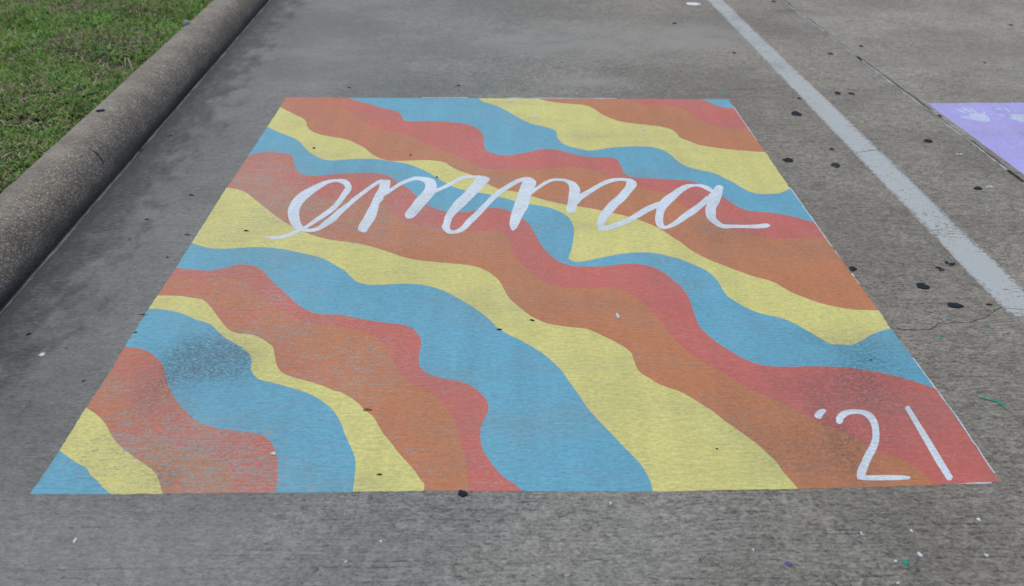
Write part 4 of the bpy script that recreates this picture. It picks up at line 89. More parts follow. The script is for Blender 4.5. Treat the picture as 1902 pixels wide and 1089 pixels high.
('letter','white cursive lowercase letter m joined to the a',[('s','10701,17122 10754,17269 10807,17417 10859,17563 10911,17704 10966,17840 11025,17978 11088,18117 11152,18253 11218,18387 11285,18515 11349,18633 11416,18747 11483,18858 11550,18967 11617,19073 11675,19165 11732,19255 11788,19339 11842,19419 11896,19491 11944,19551 11993,19607 12043,19660 12095,19714 12147,19771','10550,17481 10602,17628 10654,17779 10708,17933 10765,18088 10826,18240 10892,18390 10961,18536 11031,18676 11103,18812 11175,18943 11246,19065 11318,19181 11390,19293 11461,19399 11529,19501 11590,19590 11650,19678 11710,19763 11771,19843 11833,19916 11891,19973 11947,20021 12002,20062 12055,20100 12109,20141','10592,17206 12162,19987'),('p','12078,19699 12067,19815 12046,19922 12043,20012 12083,20097 12151,20156 12220,20190 12287,20195 12356,20171 12420,20123 12481,20051 12538,19956 12583,19845 12613,19737 12635,19617 12642,19495 12627,19370 12598,19243 12572,19115 12558,18990 12547,18865 12530,18741 12496,18602 12455,18465 12419,18337 12400,18254 12385,18175 12370,18084 12345,17910 12321,17710 12297,17515 12276,17337 12255,17163 12227,16994 12187,16823 12140,16657 12093,16487 12043,16292 11993,16092 11946,15893 11906,15694 11868,15496 11829,15315 11794,15174 11759,15044 11719,14939 11675,14860 11628,14800 11588,14786 11564,14824 11544,14894 11527,14974 11509,15078 11495,15196 11488,15321 11489,15462 11499,15610 11512,15771 11533,16001 11559,16252 11588,16496 11616,16701 11646,16900 11678,17108 11718,17361 11761,17625 11801,17879 11829,18075 11854,18264 11881,18457 11913,18678 11946,18905 11980,19126 12018,19326 12058,19521'),('s','12433,18289 12467,18360 12501,18432 12535,18502 12570,18572 12606,18642 12650,18722 12696,18802 12744,18883 12793,18963 12843,19044 12896,19130 12950,19217 13003,19301 13056,19378 13108,19446 13158,19504 13208,19558 13259,19606 13308,19646 13358,19677 13405,19696 13453,19707 13503,19711 13554,19709 13605,19705 13655,19697 13704,19682 13754,19664 13804,19645 13854,19627','12356,18578 12392,18643 12427,18709 12464,18775 12502,18843 12541,18913 12587,18995 12635,19078 12684,19163 12735,19247 12785,19330 12838,19417 12893,19508 12949,19599 13008,19685 13067,19760 13124,19821 13181,19875 13238,19921 13296,19958 13354,19985 13411,19999 13467,20000 13520,19994 13573,19985 13624,19978 13677,19972 13729,19964 13781,19955 13832,19946 13883,19937','12366,18377 13897,19775'),('p','13700,19824 13723,19857 13769,19872 13818,19876 13889,19864 13967,19830 14041,19779 14107,19715 14169,19637 14225,19543 14270,19441 14310,19325 14341,19196 14367,19042 14385,18873 14389,18706 14374,18557 14348,18408 14322,18266 14304,18146 14287,18031 14268,17905 14238,17700 14205,17476 14172,17270 14145,17125 14117,16991 14088,16857 14057,16694 14024,16531 13982,16418 13922,16377 13852,16385 13791,16422 13749,16468 13713,16534 13692,16626 13702,16808 13741,17038 13780,17277 13810,17532 13841,17797 13871,18056 13900,18283 13928,18505 13948,18714 13958,18875 13962,19026 13958,19165 13944,19276 13922,19376 13893,19472 13822,19606 13737,19733'),('s','14209,17270 14248,17367 14286,17464 14321,17554 14355,17634 14387,17704 14424,17772 14465,17840 14512,17910 14562,17984 14615,18063 14669,18148 14724,18233 14779,18319 14836,18405 14893,18491 14955,18584 15018,18677 15082,18770 15145,18859 15208,18944 15270,19024 15333,19101 15395,19174 15455,19242 15515,19305 15573,19362 15632,19417 15691,19468 15749,19515 15808,19556 15866,19591 15924,19622 15982,19648 16039,19667 16094,19678 16144,19678 16192,19668 16241,19653 16290,19637 16340,19623','14056,17693 14094,17782 14133,17875 14175,17974 14222,18077 14274,18177 14331,18268 14387,18344 14442,18410 14494,18471 14545,18534 14601,18605 14658,18678 14716,18753 14775,18828 14834,18905 14898,18989 14962,19077 15028,19166 15095,19256 15162,19342 15227,19425 15292,19508 15358,19590 15426,19667 15494,19734 15560,19790 15625,19836 15690,19876 15755,19909 15819,19937 15882,19958 15944,19972 16005,19981 16066,19986 16125,19990 16181,19991 16234,19988 16286,19983 16337,19977 16388,19973','14084,17363 16395,19792'),('p','16293,19932 16360,19967 16474,19942 16575,19887 16633,19828 16681,19748 16718,19651 16744,19544 16761,19424 16760,19303 16739,19191 16703,19078 16661,18963 16603,18821 16537,18676 16466,18519 16366,18282 16259,18027 16158,17798 16085,17645 16015,17507 15946,17377 15879,17262 15813,17153 15745,17032 15663,16861 15580,16673 15499,16491 15428,16334 15359,16182 15292,16028 15229,15879 15169,15728 15116,15575 15072,15426 15035,15275 15007,15130 15001,15001 15001,14875 14987,14786 14927,14736 14845,14737 14783,14789 14754,14913 14745,15089 14749,15262 14761,15389 14783,15515 14809,15645 14845,15812 14886,15988 14936,16167 15011,16388 15097,16615 15187,16836 15275,17049 15368,17256 15465,17456 15574,17647 15689,17830 15798,18020 15889,18214 15976,18414 16057,18601 16118,18729 16175,18847 16225,18971 16265,19095 16300,19224 16326,19349 16340,19455 16348,19559 16347,19658 16328,19762 16300,19861'),('s','14829,14742 14874,14742 14919,14739 14967,14738 15018,14741 15073,14752 15131,14775 15190,14806 15247,14841 15303,14877 15360,14913 15424,14953 15491,14996 15560,15042 15631,15093 15703,15150 15780,15218 15859,15292 15938,15372 16017,15453 16095,15536 16173,15620 16250,15705 16325,15791 16400,15877 16475,15964 16551,16055 16627,16149 16702,16242 16775,16332 16847,16415 16913,16488 16980,16560 17046,16628 17111,16692 17174,16750 17227,16794 17278,16833 17331,16869 17384,16906 17439,16945','14867,15148 14914,15147 14961,15144 15005,15142 15047,15144 15088,15155 15134,15177 15184,15209 15236,15248 15292,15292 15350,15336 15416,15384 15482,15433 15548,15484 15615,15539 15682,15596 15755,15662 15830,15732 15906,15807 15982,15886 16056,15969 16128,16057 16200,16152 16273,16251 16347,16352 16422,16451 16498,16547 16574,16645 16652,16743 16732,16838 16811,16928 16884,17005 16957,17076 17029,17143 17100,17206 17169,17265 17229,17314 17287,17358 17342,17398 17396,17436 17450,17476','14807,14945 17502,17251')]),
('letter','white cursive lowercase letter a with a flat exit stroke',[('s','19821,18539 19806,18565 19791,18589 19777,18612 19762,18639 19748,18668 19727,18726 19706,18799 19681,18881 19653,18963 19618,19035 19577,19095 19531,19145 19481,19188 19430,19222 19377,19247 19324,19260 19269,19262 19214,19258 19160,19251 19106,19248 19048,19251 18990,19258 18928,19262 18863,19257 18794,19234 18720,19192 18645,19137 18569,19071 18493,18996 18416,18912 18332,18809 18249,18695 18170,18578 18094,18466 18021,18364 17948,18270 17871,18175 17791,18074 17710,17962 17632,17839 17568,17726 17505,17608 17439,17475 17373,17322 17309,17149 17250,16958 17202,16768 17162,16586 17128,16417 17097,16264 17069,16132 17041,15996 17014,15857 16991,15713 16975,15574 16968,15455 16965,15341 16967,15227 16976,15115 16995,15013 17027,14930 17068,14872 17115,14836 17163,14817 17213,14811 17263,14818 17315,14837 17366,14862 17418,14892 17469,14926 17531,14972 17596,15026 17663,15087 17731,15154 17802,15230 17885,15328 17970,15437 18054,15550 18137,15661 18217,15766 18301,15867 18388,15970 18478,16076 18570,16189 18660,16308 18739,16421 18814,16535 18887,16651 18959,16769 19034,16887 19112,17010 19190,17136 19269,17262 19347,17388 19426,17513','19665,18158 19653,18189 19641,18220 19629,18253 19616,18287 19600,18326 19576,18388 19549,18454 19521,18519 19494,18580 19467,18636 19435,18696 19402,18759 19367,18819 19330,18872 19291,18914 19251,18944 19209,18968 19164,18984 19116,18989 19065,18983 19007,18961 18947,18926 18887,18879 18828,18825 18771,18767 18711,18699 18650,18623 18588,18538 18524,18447 18462,18353 18397,18247 18330,18132 18260,18006 18187,17874 18112,17741 18037,17609 17964,17482 17896,17360 17834,17246 17775,17136 17721,17038 17668,16946 17623,16863 17584,16788 17552,16717 17519,16629 17483,16520 17446,16393 17409,16256 17375,16119 17349,16004 17327,15895 17309,15795 17295,15709 17283,15631 17273,15565 17265,15499 17257,15442 17251,15397 17246,15361 17241,15308 17238,15244 17241,15179 17250,15124 17266,15091 17291,15087 17327,15107 17369,15146 17416,15195 17463,15245 17519,15307 17576,15378 17635,15457 17696,15543 17759,15631 17831,15740 17908,15860 17989,15989 18075,16122 18163,16253 18255,16379 18347,16498 18437,16613 18523,16724 18606,16833 18678,16930 18750,17027 18821,17126 18893,17229 18967,17337 19042,17454 19118,17577 19196,17704 19275,17835 19354,17965','19768,18293 19453,17839'),('p','19781,18643 19838,18792 19895,18952 19954,19068 20030,19121 20110,19124 20170,19087 20199,19031 20216,18952 20217,18859 20191,18738 20145,18599 20098,18452 20048,18266 19997,18071 19939,17871 19859,17629 19772,17382 19689,17168 19631,17046 19576,16942 19526,16825 19480,16654 19442,16467 19407,16285 19369,16124 19334,15967 19316,15823 19323,15691 19347,15571 19376,15465 19399,15377 19426,15299 19460,15239 19508,15201 19565,15184 19628,15172 19722,15160 19826,15157 19935,15154 20059,15143 20187,15132 20317,15128 20448,15134 20581,15147 20714,15165 20862,15203 21011,15246 21121,15240 21165,15199 21194,15142 21199,15080 21171,15016 21121,14949 21063,14893 20937,14835 20785,14815 20631,14807 20462,14811 20291,14831 20126,14848 19993,14853 19866,14856 19742,14855 19632,14840 19525,14822 19428,14829 19355,14864 19289,14918 19229,14990 19175,15079 19128,15186 19085,15309 19038,15467 18997,15645 18975,15829 18976,15981 18990,16138 19009,16292 19030,16428 19055,16562 19085,16696 19123,16834 19166,16972 19203,17107 19221,17223 19235,17336 19255,17456 19295,17620 19346,17793 19403,17953 19464,18083 19531,18199 19597,18314 19659,18422 19721,18528')]),
('apostrophe',None,[('p','19359,2825 19403,2906 19474,2995 19546,3061 19615,3095 19685,3106 19727,3091 19735,3067 19733,3034 19723,2998 19679,2930 19614,2853 19557,2782 19532,2737 19511,2694 19488,2665 19448,2656 19404,2670 19373,2699 19358,2733 19352,2777')]),
('numeral','white painted digit 2',[('s','20006,2478 20020,2517 20032,2554 20042,2580 20048,2593 20051,2598 20061,2614 20076,2636 20094,2660 20114,2684 20132,2705 20161,2732 20195,2761 20235,2789 20277,2814 20318,2835 20359,2850 20400,2862 20441,2869 20481,2872 20519,2869 20553,2861 20584,2850 20611,2834 20635,2815 20656,2791 20674,2761 20689,2727 20701,2690 20710,2652 20715,2616 20719,2574 20721,2527 20721,2473 20718,2417 20713,2361 20704,2306 20692,2249 20677,2188 20659,2124 20640,2058 20620,1995 20600,1933 20578,1874 20556,1818 20532,1763 20502,1701 20468,1637 20431,1571 20392,1505 20354,1442 20317,1385 20277,1329 20233,1269 20187,1204 20140,1135 20098,1068 20058,1002 20020,937 19983,875 19947,817 19913,763 19877,710 19840,655 19805,600 19772,544 19748,497 19728,452 19711,410 19695,371 19679,333','19838,2486 19846,2518 19854,2551 19866,2596 19885,2653 19913,2716 19948,2775 19985,2829 20024,2877 20065,2920 20110,2960 20162,2996 20216,3022 20267,3039 20316,3052 20364,3061 20411,3068 20457,3069 20502,3068 20546,3064 20587,3059 20626,3055 20666,3050 20705,3043 20743,3030 20778,3012 20812,2988 20845,2960 20875,2925 20900,2882 20920,2827 20931,2760 20935,2687 20932,2611 20926,2534 20916,2457 20903,2379 20886,2299 20866,2222 20845,2148 20824,2076 20804,2006 20782,1934 20757,1860 20729,1784 20697,1706 20659,1622 20618,1539 20575,1459 20531,1382 20487,1306 20440,1232 20394,1162 20349,1098 20309,1039 20272,982 20236,925 20199,866 20162,806 20125,744 20088,683 20055,624 20022,567 19992,512 19964,462 19938,417 19918,384 19897,351 19876,317 19854,281 19831,245','19899,2410 19718,218'),('s','19640,149 19675,141 19709,134 19746,125 19786,117 19831,110 19897,105 19967,102 20041,101 20116,100 20189,100 20272,100 20358,100 20444,100 20528,102 20606,105 20665,108 20721,111 20775,116 20829,120 20884,124','19774,418 19802,393 19828,367 19853,342 19879,321 19910,305 19965,293 20030,290 20103,293 20180,296 20256,297 20339,295 20425,295 20512,293 20595,291 20672,285 20728,277 20780,268 20829,257 20878,246 20927,236','19670,302 20923,179')]),
('numeral','white painted digit 1, a plain slanting stroke',[('s','21864,3105 21860,2973 21856,2844 21851,2716 21847,2584 21842,2446 21835,2263 21828,2070 21820,1874 21812,1681 21805,1498 21798,1334 21792,1175 21786,1018 21781,866 21778,717 21776,581 21775,449 21776,321 21776,194 21776,68','22015,3219 22013,3088 22012,2961 22011,2834 22010,2704 22008,2567 22007,2387 22005,2198 22004,2006 22002,1816 21999,1634 21996,1471 21992,1312 21988,1156 21983,1005 21979,856 21975,719 21972,586 21968,454 21964,324 21961,194','21940,3210 21867,78')]),
]
HANDS = [
('palm print with four fingers, the clear one',[('p','34146,28198 34234,28284 34358,28332 34479,28362 34605,28386 34727,28386 34829,28355 34900,28301 34955,28223 34986,28111 34990,27968 34975,27797 34946,27623 34917,27478 34879,27331 34830,27212 34739,27122 34629,27077 34523,27055 34411,27053 34304,27082 34211,27129 34143,27182 34084,27249 34036,27324 33993,27385 33956,27453 33957,27545 33998,27638 34058,27744 34107,27848 34125,27974 34125,28097'),('s','33917,28998 33923,28922 33927,28844 33932,28766 33940,28693 33955,28626 33980,28564 34013,28511 34049,28465 34087,28421 34122,28374','33990,29130 34015,29088 34040,29048 34065,29008 34089,28966 34112,28919 34135,28856 34157,28786 34178,28711 34199,28635 34221,28562','33950,29079 34179,28451'),('s','34277,29230 34278,29142 34277,29052 34277,28964 34280,28878 34288,28798 34305,28723 34327,28656 34352,28595 34378,28535 34402,28473','34367,29382 34384,29321 34402,29262 34419,29204 34436,29144 34451,29081 34466,29007 34480,28928 34493,28845 34506,28762 34519,28680','34319,29327 34466,28553'),('s','34588,29060 34589,28982 34589,28905 34590,28828 34590,28753 34592,28682 34596,28612 34600,28544 34605,28475 34611,28406 34616,28337','34663,29187 34681,29138 34699,29091 34717,29042 34732,28988 34743,28925 34747,28851 34746,28771 34743,28687 34738,28603 34736,28522','34623,29141 34676,28397'),('s','33615,27774 33648,27749 33680,27724 33712,27699 33744,27674 33777,27647 33814,27615 33851,27581 33888,27547 33926,27512 33964,27478','33690,27939 33730,27931 33770,27922 33810,27914 33850,27904 33891,27893 33936,27877 33982,27860 34027,27841 34073,27822 34118,27804','33641,27862 34061,27628'),('s','35076,28649 35058,28603 35041,28557 35024,28513 35009,28473 34996,28435 34985,28397 34975,28359 34966,28318 34956,28276 34946,28233','35197,28765 35193,28732 35189,28699 35184,28664 35176,28625 35165,28580 35148,28529 35129,28478 35109,28426 35089,28377 35070,28328','35152,28765 34986,28214')]),
('palm print fading out, the fainter one',[('p','36152,28117 36234,28182 36363,28215 36486,28223 36624,28204 36753,28148 36843,28047 36877,27940 36888,27808 36875,27654 36845,27496 36797,27322 36733,27175 36630,27051 36505,26960 36392,26911 36278,26930 36184,27019 36103,27120 36047,27197 36000,27283 35959,27368 35918,27437 35880,27507 35882,27577 35966,27650 36094,27724 36184,27807 36187,27911 36153,28025'),('s','35952,29203 35961,29146 35968,29087 35977,29029 35987,28975 36001,28927 36020,28889 36043,28858 36068,28831 36093,28805 36116,28777','35998,29284 36021,29252 36044,29221 36067,29189 36089,29155 36108,29118 36124,29076 36138,29030 36151,28982 36164,28934 36177,28886','35972,29252 36151,28823'),('s','36365,29186 36358,29099 36350,29009 36342,28921 36338,28836 36338,28760 36344,28694 36354,28636 36368,28582 36382,28530 36394,28477','36429,29285 36440,29225 36452,29166 36464,29107 36474,29046 36480,28981 36482,28910 36481,28835 36478,28756 36475,28677 36473,28599','36396,29251 36435,28520'),('s','36683,28898 36680,28858 36676,28816 36673,28775 36671,28737 36673,28702 36679,28669 36690,28641 36702,28616 36715,28592 36727,28566','36730,28975 36742,28958 36754,28942 36766,28926 36776,28906 36784,28881 36788,28846 36790,28805 36790,28759 36790,28713 36790,28669','36705,28947 36761,28605'),('s','35584,28088 35597,28050 35609,28010 35621,27971 35635,27936 35651,27906 35671,27883 35694,27864 35719,27849 35744,27834 35768,27818','35656,28223 35682,28210 35709,28199 35735,28187 35760,28171 35781,28148 35797,28116 35810,28077 35820,28035 35830,27992 35841,27951','35614,28164 35811,27875')]),
]
RIGHT_EDGE = '22902,30926 22909,29409 22899,26199 22925,23000 22908,20676 22897,18717 22927,18135 22922,15282 22919,13939 22928,11762 22980,9998 23004,8483 22981,7354 23021,5307 23044,4027 23076,2872 23046,1659 23005,15'
TAR_SPOTS = [(3.1187, 5.4817, 0.0344, 0.0521, 'tar spot at the top edge between the white parking line and the joint'), (2.5229, 4.03, 0.0284, 0.0524, 'broken pair of dark specks left of the white parking line, far end'), (3.0905, 3.9926, 0.0325, 0.0442, 'small faint tar spot between parking line and joint, below the farthest one'), (3.3291, 4.1715, 0.0267, 0.0375, 'small tar spot just right of the slab joint, far end'), (2.885, 3.1875, 0.0325, 0.0513, 'round tar spot, left one of the close pair right of the parking line'), (2.9545, 3.1796, 0.0344, 0.0342, 'flat tar spot, right one of the close pair right of the parking line'), (2.6601, 3.1012, 0.0188, 0.0263, 'tiny tar spot touching the left edge of the parking line'), (2.5775, 2.8464, 0.0538, 0.0721, 'ragged black tar spot between the mural top right corner and the parking line'), (2.3671, 2.1966, 0.0427, 0.0607, 'bold black tar spot beside the right edge of the topmost yellow band'), (2.5968, 2.3323, 0.0245, 0.0249, 'faded grey tar spot above a bold one, left of the parking line crack'), (2.5541, 2.1325, 0.0406, 0.0551, 'bold black tar spot below a faded one, left of the parking line'), (3.0693, 2.4337, 0.0433, 0.0506, 'lone oval tar spot between parking line and joint, left of the purple mural'), (3.049, 1.8575, 0.0339, 0.0384, 'tar spot right of the parking line with white specks beside it'), (3.2665, 2.7952, 0.0125, 0.0368, 'small black blob of tar sitting on the slab joint by the purple corner'), (4.4957, 4.7058, 0.0288, 0.0401, 'small dark speck on the far right slab, nearest the right photo edge'), (3.9154, 3.7733, 0.0147, 0.026, 'tiny dark speck on the right slab above the purple mural'), (2.3117, 1.1407, 0.0235, 0.0378, 'angular tar spot touching the right edge of the mural beside orange paint'), (2.5005, 1.0092, 0.0397, 0.0497, 'round tar spot midway between the mural and the parking line'), (2.553, 0.875, 0.0497, 0.0389, 'largest long oval tar spot, above the concrete crack right of the mural'), (2.6069, 1.1326, 0.0274, 0.0446, 'ragged smeared tar spot, left of two broken ones by the parking line'), (2.6593, 1.1767, 0.0365, 0.0396, 'broken mottled tar spot touching the left edge of the parking line'), (2.6627, 0.8804, 0.0198, 0.0158, 'faint ring-like tar smudge beside the parking line near the crack'), (1.0182, -0.0223, 0.0231, 0.0254, 'black tar spot touching the bottom edge of the mural under red paint'), (2.2901, 4.8006, 0.034, 0.0376, 'thin dark dash on the concrete above the mural, right of centre'), (0.7228, 2.2876, 0.0113, 0.014, 'tiny black speck on the orange paint above the lettering'), (0.8531, 2.0205, 0.0076, 0.0146, 'tiny black speck on blue paint just above the first letter m'), (0.2828, 2.391, 0.0106, 0.0196, 'tiny black speck on the upper left yellow band')]
CURB_SPOT = (-0.6714,2.4756)
PAINT_DABS = [(0.1649, -0.1685, 0.0065, 0.0214, 'white', 'slanting white paint drip left of the mural, below its bottom left corner'), (-0.2253, 0.627, 0.0159, 0.0222, 'white', 'pale white blot on the concrete left of the mural'), (0.5424, 0.1396, 0.0137, 0.0152, 'white', 'white paint blob where red meets blue, lower left of mural'), (1.4765, 0.8275, 0.0103, 0.035, 'white', 'white paint drip on the orange band in the middle of the mural'), (1.2939, 2.828, 0.0214, 0.0287, 'white', 'whitish blot on upper yellow band, middle one of three'), (1.1769, 3.0893, 0.0262, 0.0315, 'white', 'whitish blot on upper yellow band at the top edge of the mural'), (1.7901, 2.6188, 0.0223, 0.0242, 'white', 'whitish blot on upper yellow band, rightmost one of three'), (3.14, 2.2603, 0.029, 0.0226, 'white', 'pair of white chips right of the parking line, near the slab joint'), (3.1051, 1.8783, 0.0252, 0.0216, 'white', 'white chips beside the tar spot right of the parking line'), (0.8423, -0.1827, 0.0061, 0.0082, 'white', 'white paint dot below the mural, left of centre'), (0.7736, -0.2457, 0.0067, 0.0079, 'white', 'white paint dot below the mural near the bottom photo edge'), (1.3631, -0.063, 0.0055, 0.0104, 'white', 'faint white dot just below the blue end of the mural bottom edge'), (1.912, -0.1751, 0.0057, 0.0125, 'white', 'white paint dot below the digit 2 of the year'), (1.6586, -0.2237, 0.0048, 0.0094, 'white', 'white paint dot below the yellow end of the mural, by a purple dot'), (2.0257, -0.168, 0.0082, 0.0102, 'white', 'white paint dot under the slanting digit 1'), (2.1928, -0.1329, 0.0083, 0.0134, 'white', 'white paint dot below the bottom right corner of the mural'), (2.0167, -0.2439, 0.0095, 0.0168, 'white', 'biggest white paint dot, above the green dab at bottom right'), (1.9567, -0.2632, 0.0063, 0.0094, 'white', 'white paint dot immediately left of the green dab'), (2.1599, -0.2486, 0.008, 0.0098, 'white', 'white paint dot at lower right, right of the biggest white dot'), (1.938, -0.3286, 0.0077, 0.0066, 'white', 'white paint dot at the very bottom edge, below the green dab'), (1.9765, -0.2674, 0.0197, 0.0177, 'green', 'short green paint dab at the bottom right of the concrete'), (1.7232, -0.2682, 0.0156, 0.0149, 'purple', 'purple paint dot below the mural at lower right'), (2.6002, 0.7412, 0.0144, 0.0097, 'green', 'green fleck right of the mural, below the crack near parking line'), (2.4341, 0.6835, 0.0142, 0.0104, 'green', 'green fleck just below the concrete crack'), (2.4967, 0.7863, 0.0147, 0.0111, 'green', 'green fleck touching the concrete crack from above'), (2.3853, 0.9321, 0.0129, 0.0105, 'green', 'green fleck beside orange paint, between mural and round tar spot'), (2.1839, 3.5212, 0.0101, 0.037, 'green', 'green dot above the mural, left one of two near the top right corner'), (2.4278, 3.4799, 0.012, 0.0332, 'green', 'green dot above the mural, right one of two near the top right corner'), (2.2761, 3.1767, 0.0209, 0.0299, 'green', 'green smudge just above the top right corner of the mural'), (2.3676, 0.2628, 0.0144, 0.0063, 'green', 'green fleck right of the year, below the green streak'), (2.4208, 0.3855, 0.022, 0.0058, 'green', 'faint green fleck right of the year, above the green streak'), (3.045, 1.7837, 0.0145, 0.0165, 'sky', 'bright blue fleck below the tar spot by the parking line'), (0.567, 3.386, 0.0196, 0.0279, 'green', 'faint green smear left of the green splatter above the mural')]
SPLATTER = [(0.9877, 3.4836, 0.022, 0.0287), (1.0426, 3.4933, 0.03, 0.0252), (1.0383, 3.4115, 0.0335, 0.0316), (1.0629, 3.4393, 0.0258, 0.0284), (1.0927, 3.3755, 0.0157, 0.0278), (1.0539, 3.3009, 0.0174, 0.0473), (1.0201, 3.2914, 0.0135, 0.0202), (1.0726, 3.4999, 0.012, 0.0181), (0.9907, 3.3089, 0.0097, 0.0271), (1.1044, 3.3511, 0.0137, 0.0207), (1.0267, 3.3873, 0.0157, 0.0244)]
GREEN_STREAK = '24043,3590 24224,3490 24480,3398 24500,3310 24535,2974'
PAPER = (2.5198, 5.397, 0.0888, 0.0925)
DEBRIS = [(-0.4126, 2.5662, 0.0255, 25, 'dark', 'dark curled leaf bit on the concrete between curb and mural, upper one'), (-0.1185, 1.8414, 0.0248, -10, 'dark', 'dark leaf bit beside the left mural edge, near the yellow band'), (-0.222, 1.6039, 0.018, 20, 'dark', 'dark leaf bit midway between the gutter and the mural'), (-0.0295, 1.4606, 0.0268, 5, 'tan', 'pale tan leaf flake on concrete touching the left side of the mural'), (-0.229, 1.4291, 0.0132, 0, 'tan', 'small tan flake between gutter and mural'), (-0.0478, 1.2706, 0.0127, 8, 'dark', 'small dark chip just left of the blue band, mid left edge'), (0.0072, 0.7478, 0.0122, 20, 'dark', 'dark leaf bit lying on the left edge of the mural'), (-0.0051, 0.8583, 0.0308, -3, 'dark', 'thin dark twig crossing the left edge of the mural'), (-0.3121, 0.7425, 0.022, 50, 'dark', 'dark leaf bit near the left photo edge beside the gutter'), (-0.1673, 0.6598, 0.0075, 20, 'dark', 'tiny dark chip right of the pale blot, left of mural'), (-0.0522, 0.4801, 0.0102, 10, 'dark', 'small dark chip left of the lower red band'), (0.1787, 1.4893, 0.0216, 8, 'dark', 'dark leaf sliver on the yellow paint left of the lettering tail'), (0.3183, 3.3393, 0.0215, 0, 'dark', 'dark crumb on concrete above the mural, near its left corner'), (0.8987, 3.3655, 0.0235, 0, 'dark', 'dark crumb on concrete left of the green splatter'), (1.1851, 3.3152, 0.0254, 0, 'tan', 'tan flake on concrete right of the green splatter'), (1.1072, 0.7473, 0.0189, 20, 'dark', 'dark leaf bit where blue meets yellow mid mural'), (1.209, 0.802, 0.0158, -10, 'dark', 'dark crumb on the yellow band mid mural'), (0.7555, 0.3263, 0.0253, 15, 'tan', 'brown leaf bit where yellow meets orange, lower mural'), (0.8152, 0.0512, 0.015, 15, 'dark', 'dark scrape of leaf on lower yellow band'), (2.1767, 0.5545, 0.0105, 5, 'tan', 'small pebble-like crumb on the blue band at right'), (1.6502, 0.1399, 0.0073, 5, 'dark', 'small grey crumb on the wide yellow band near the bottom'), (-0.5164, 4.1414, 0.0133, 30, 'rust', 'rusty crumb in the gutter at the far end'), (-0.4786, 3.5169, 0.0141, 10, 'rust', 'rusty crumb on concrete beside the gutter')]
CRACK = '23008,7398 23128,7373 23369,7269 23599,7287 23745,7229 24169,7244 24399,7474 24601,7629 24806,7648 25058,7712 25264,7663 25484,7648 25838,7813 26067,7947 26249,8037 26365,8210 26682,8430 26929,8593 27138,8541 27593,8473 28047,8501 28666,8347'
LINE_CRACK = '26898,22901 27139,22943 27413,23033 27737,23146 28070,23235'
LINE_CRACK_B = '27648,26512 27839,26426 28090,26394'
HAIR_CRACK = '23046,32793 23634,32815 23999,32706 24862,32655'
HAIR_CRACK_B = '29499,32260 30405,32076'
TWIGS = ['-8463,33570 -8207,32700', '-8322,33567 -7690,32214']
PUFF = (-0.7490,4.1760)
LAWN_BITS = [(-0.7901, 2.6928), (-0.9881, 3.4348), (-1.6113, 4.1224)]
CURB_CRACK = [((-0.5837, 2.047, 0.1371), (-0.584, 2.0507, 0.1372)), ((-0.5737, 2.0418, 0.132), (-0.5741, 2.0475, 0.1322)), ((-0.5643, 2.041, 0.1256), (-0.5648, 2.0484, 0.1259)), ((-0.5545, 2.0407, 0.1173), (-0.555, 2.049, 0.1177)), ((-0.5454, 2.041, 0.1077), (-0.546, 2.0497, 0.1081)), ((-0.5377, 2.0412, 0.0972), (-0.5381, 2.0493, 0.0976)), ((-0.5305, 2.0398, 0.0861), (-0.5309, 2.047, 0.0864)), ((-0.5244, 2.0402, 0.0734), (-0.5247, 2.0457, 0.0736)), ((-0.5202, 2.0299, 0.0646), (-0.5204, 2.0334, 0.0648))]

def pts(s):
    return [(int(a.split(',')[0])*1e-4, int(a.split(',')[1])*1e-4) for a in s.split()]

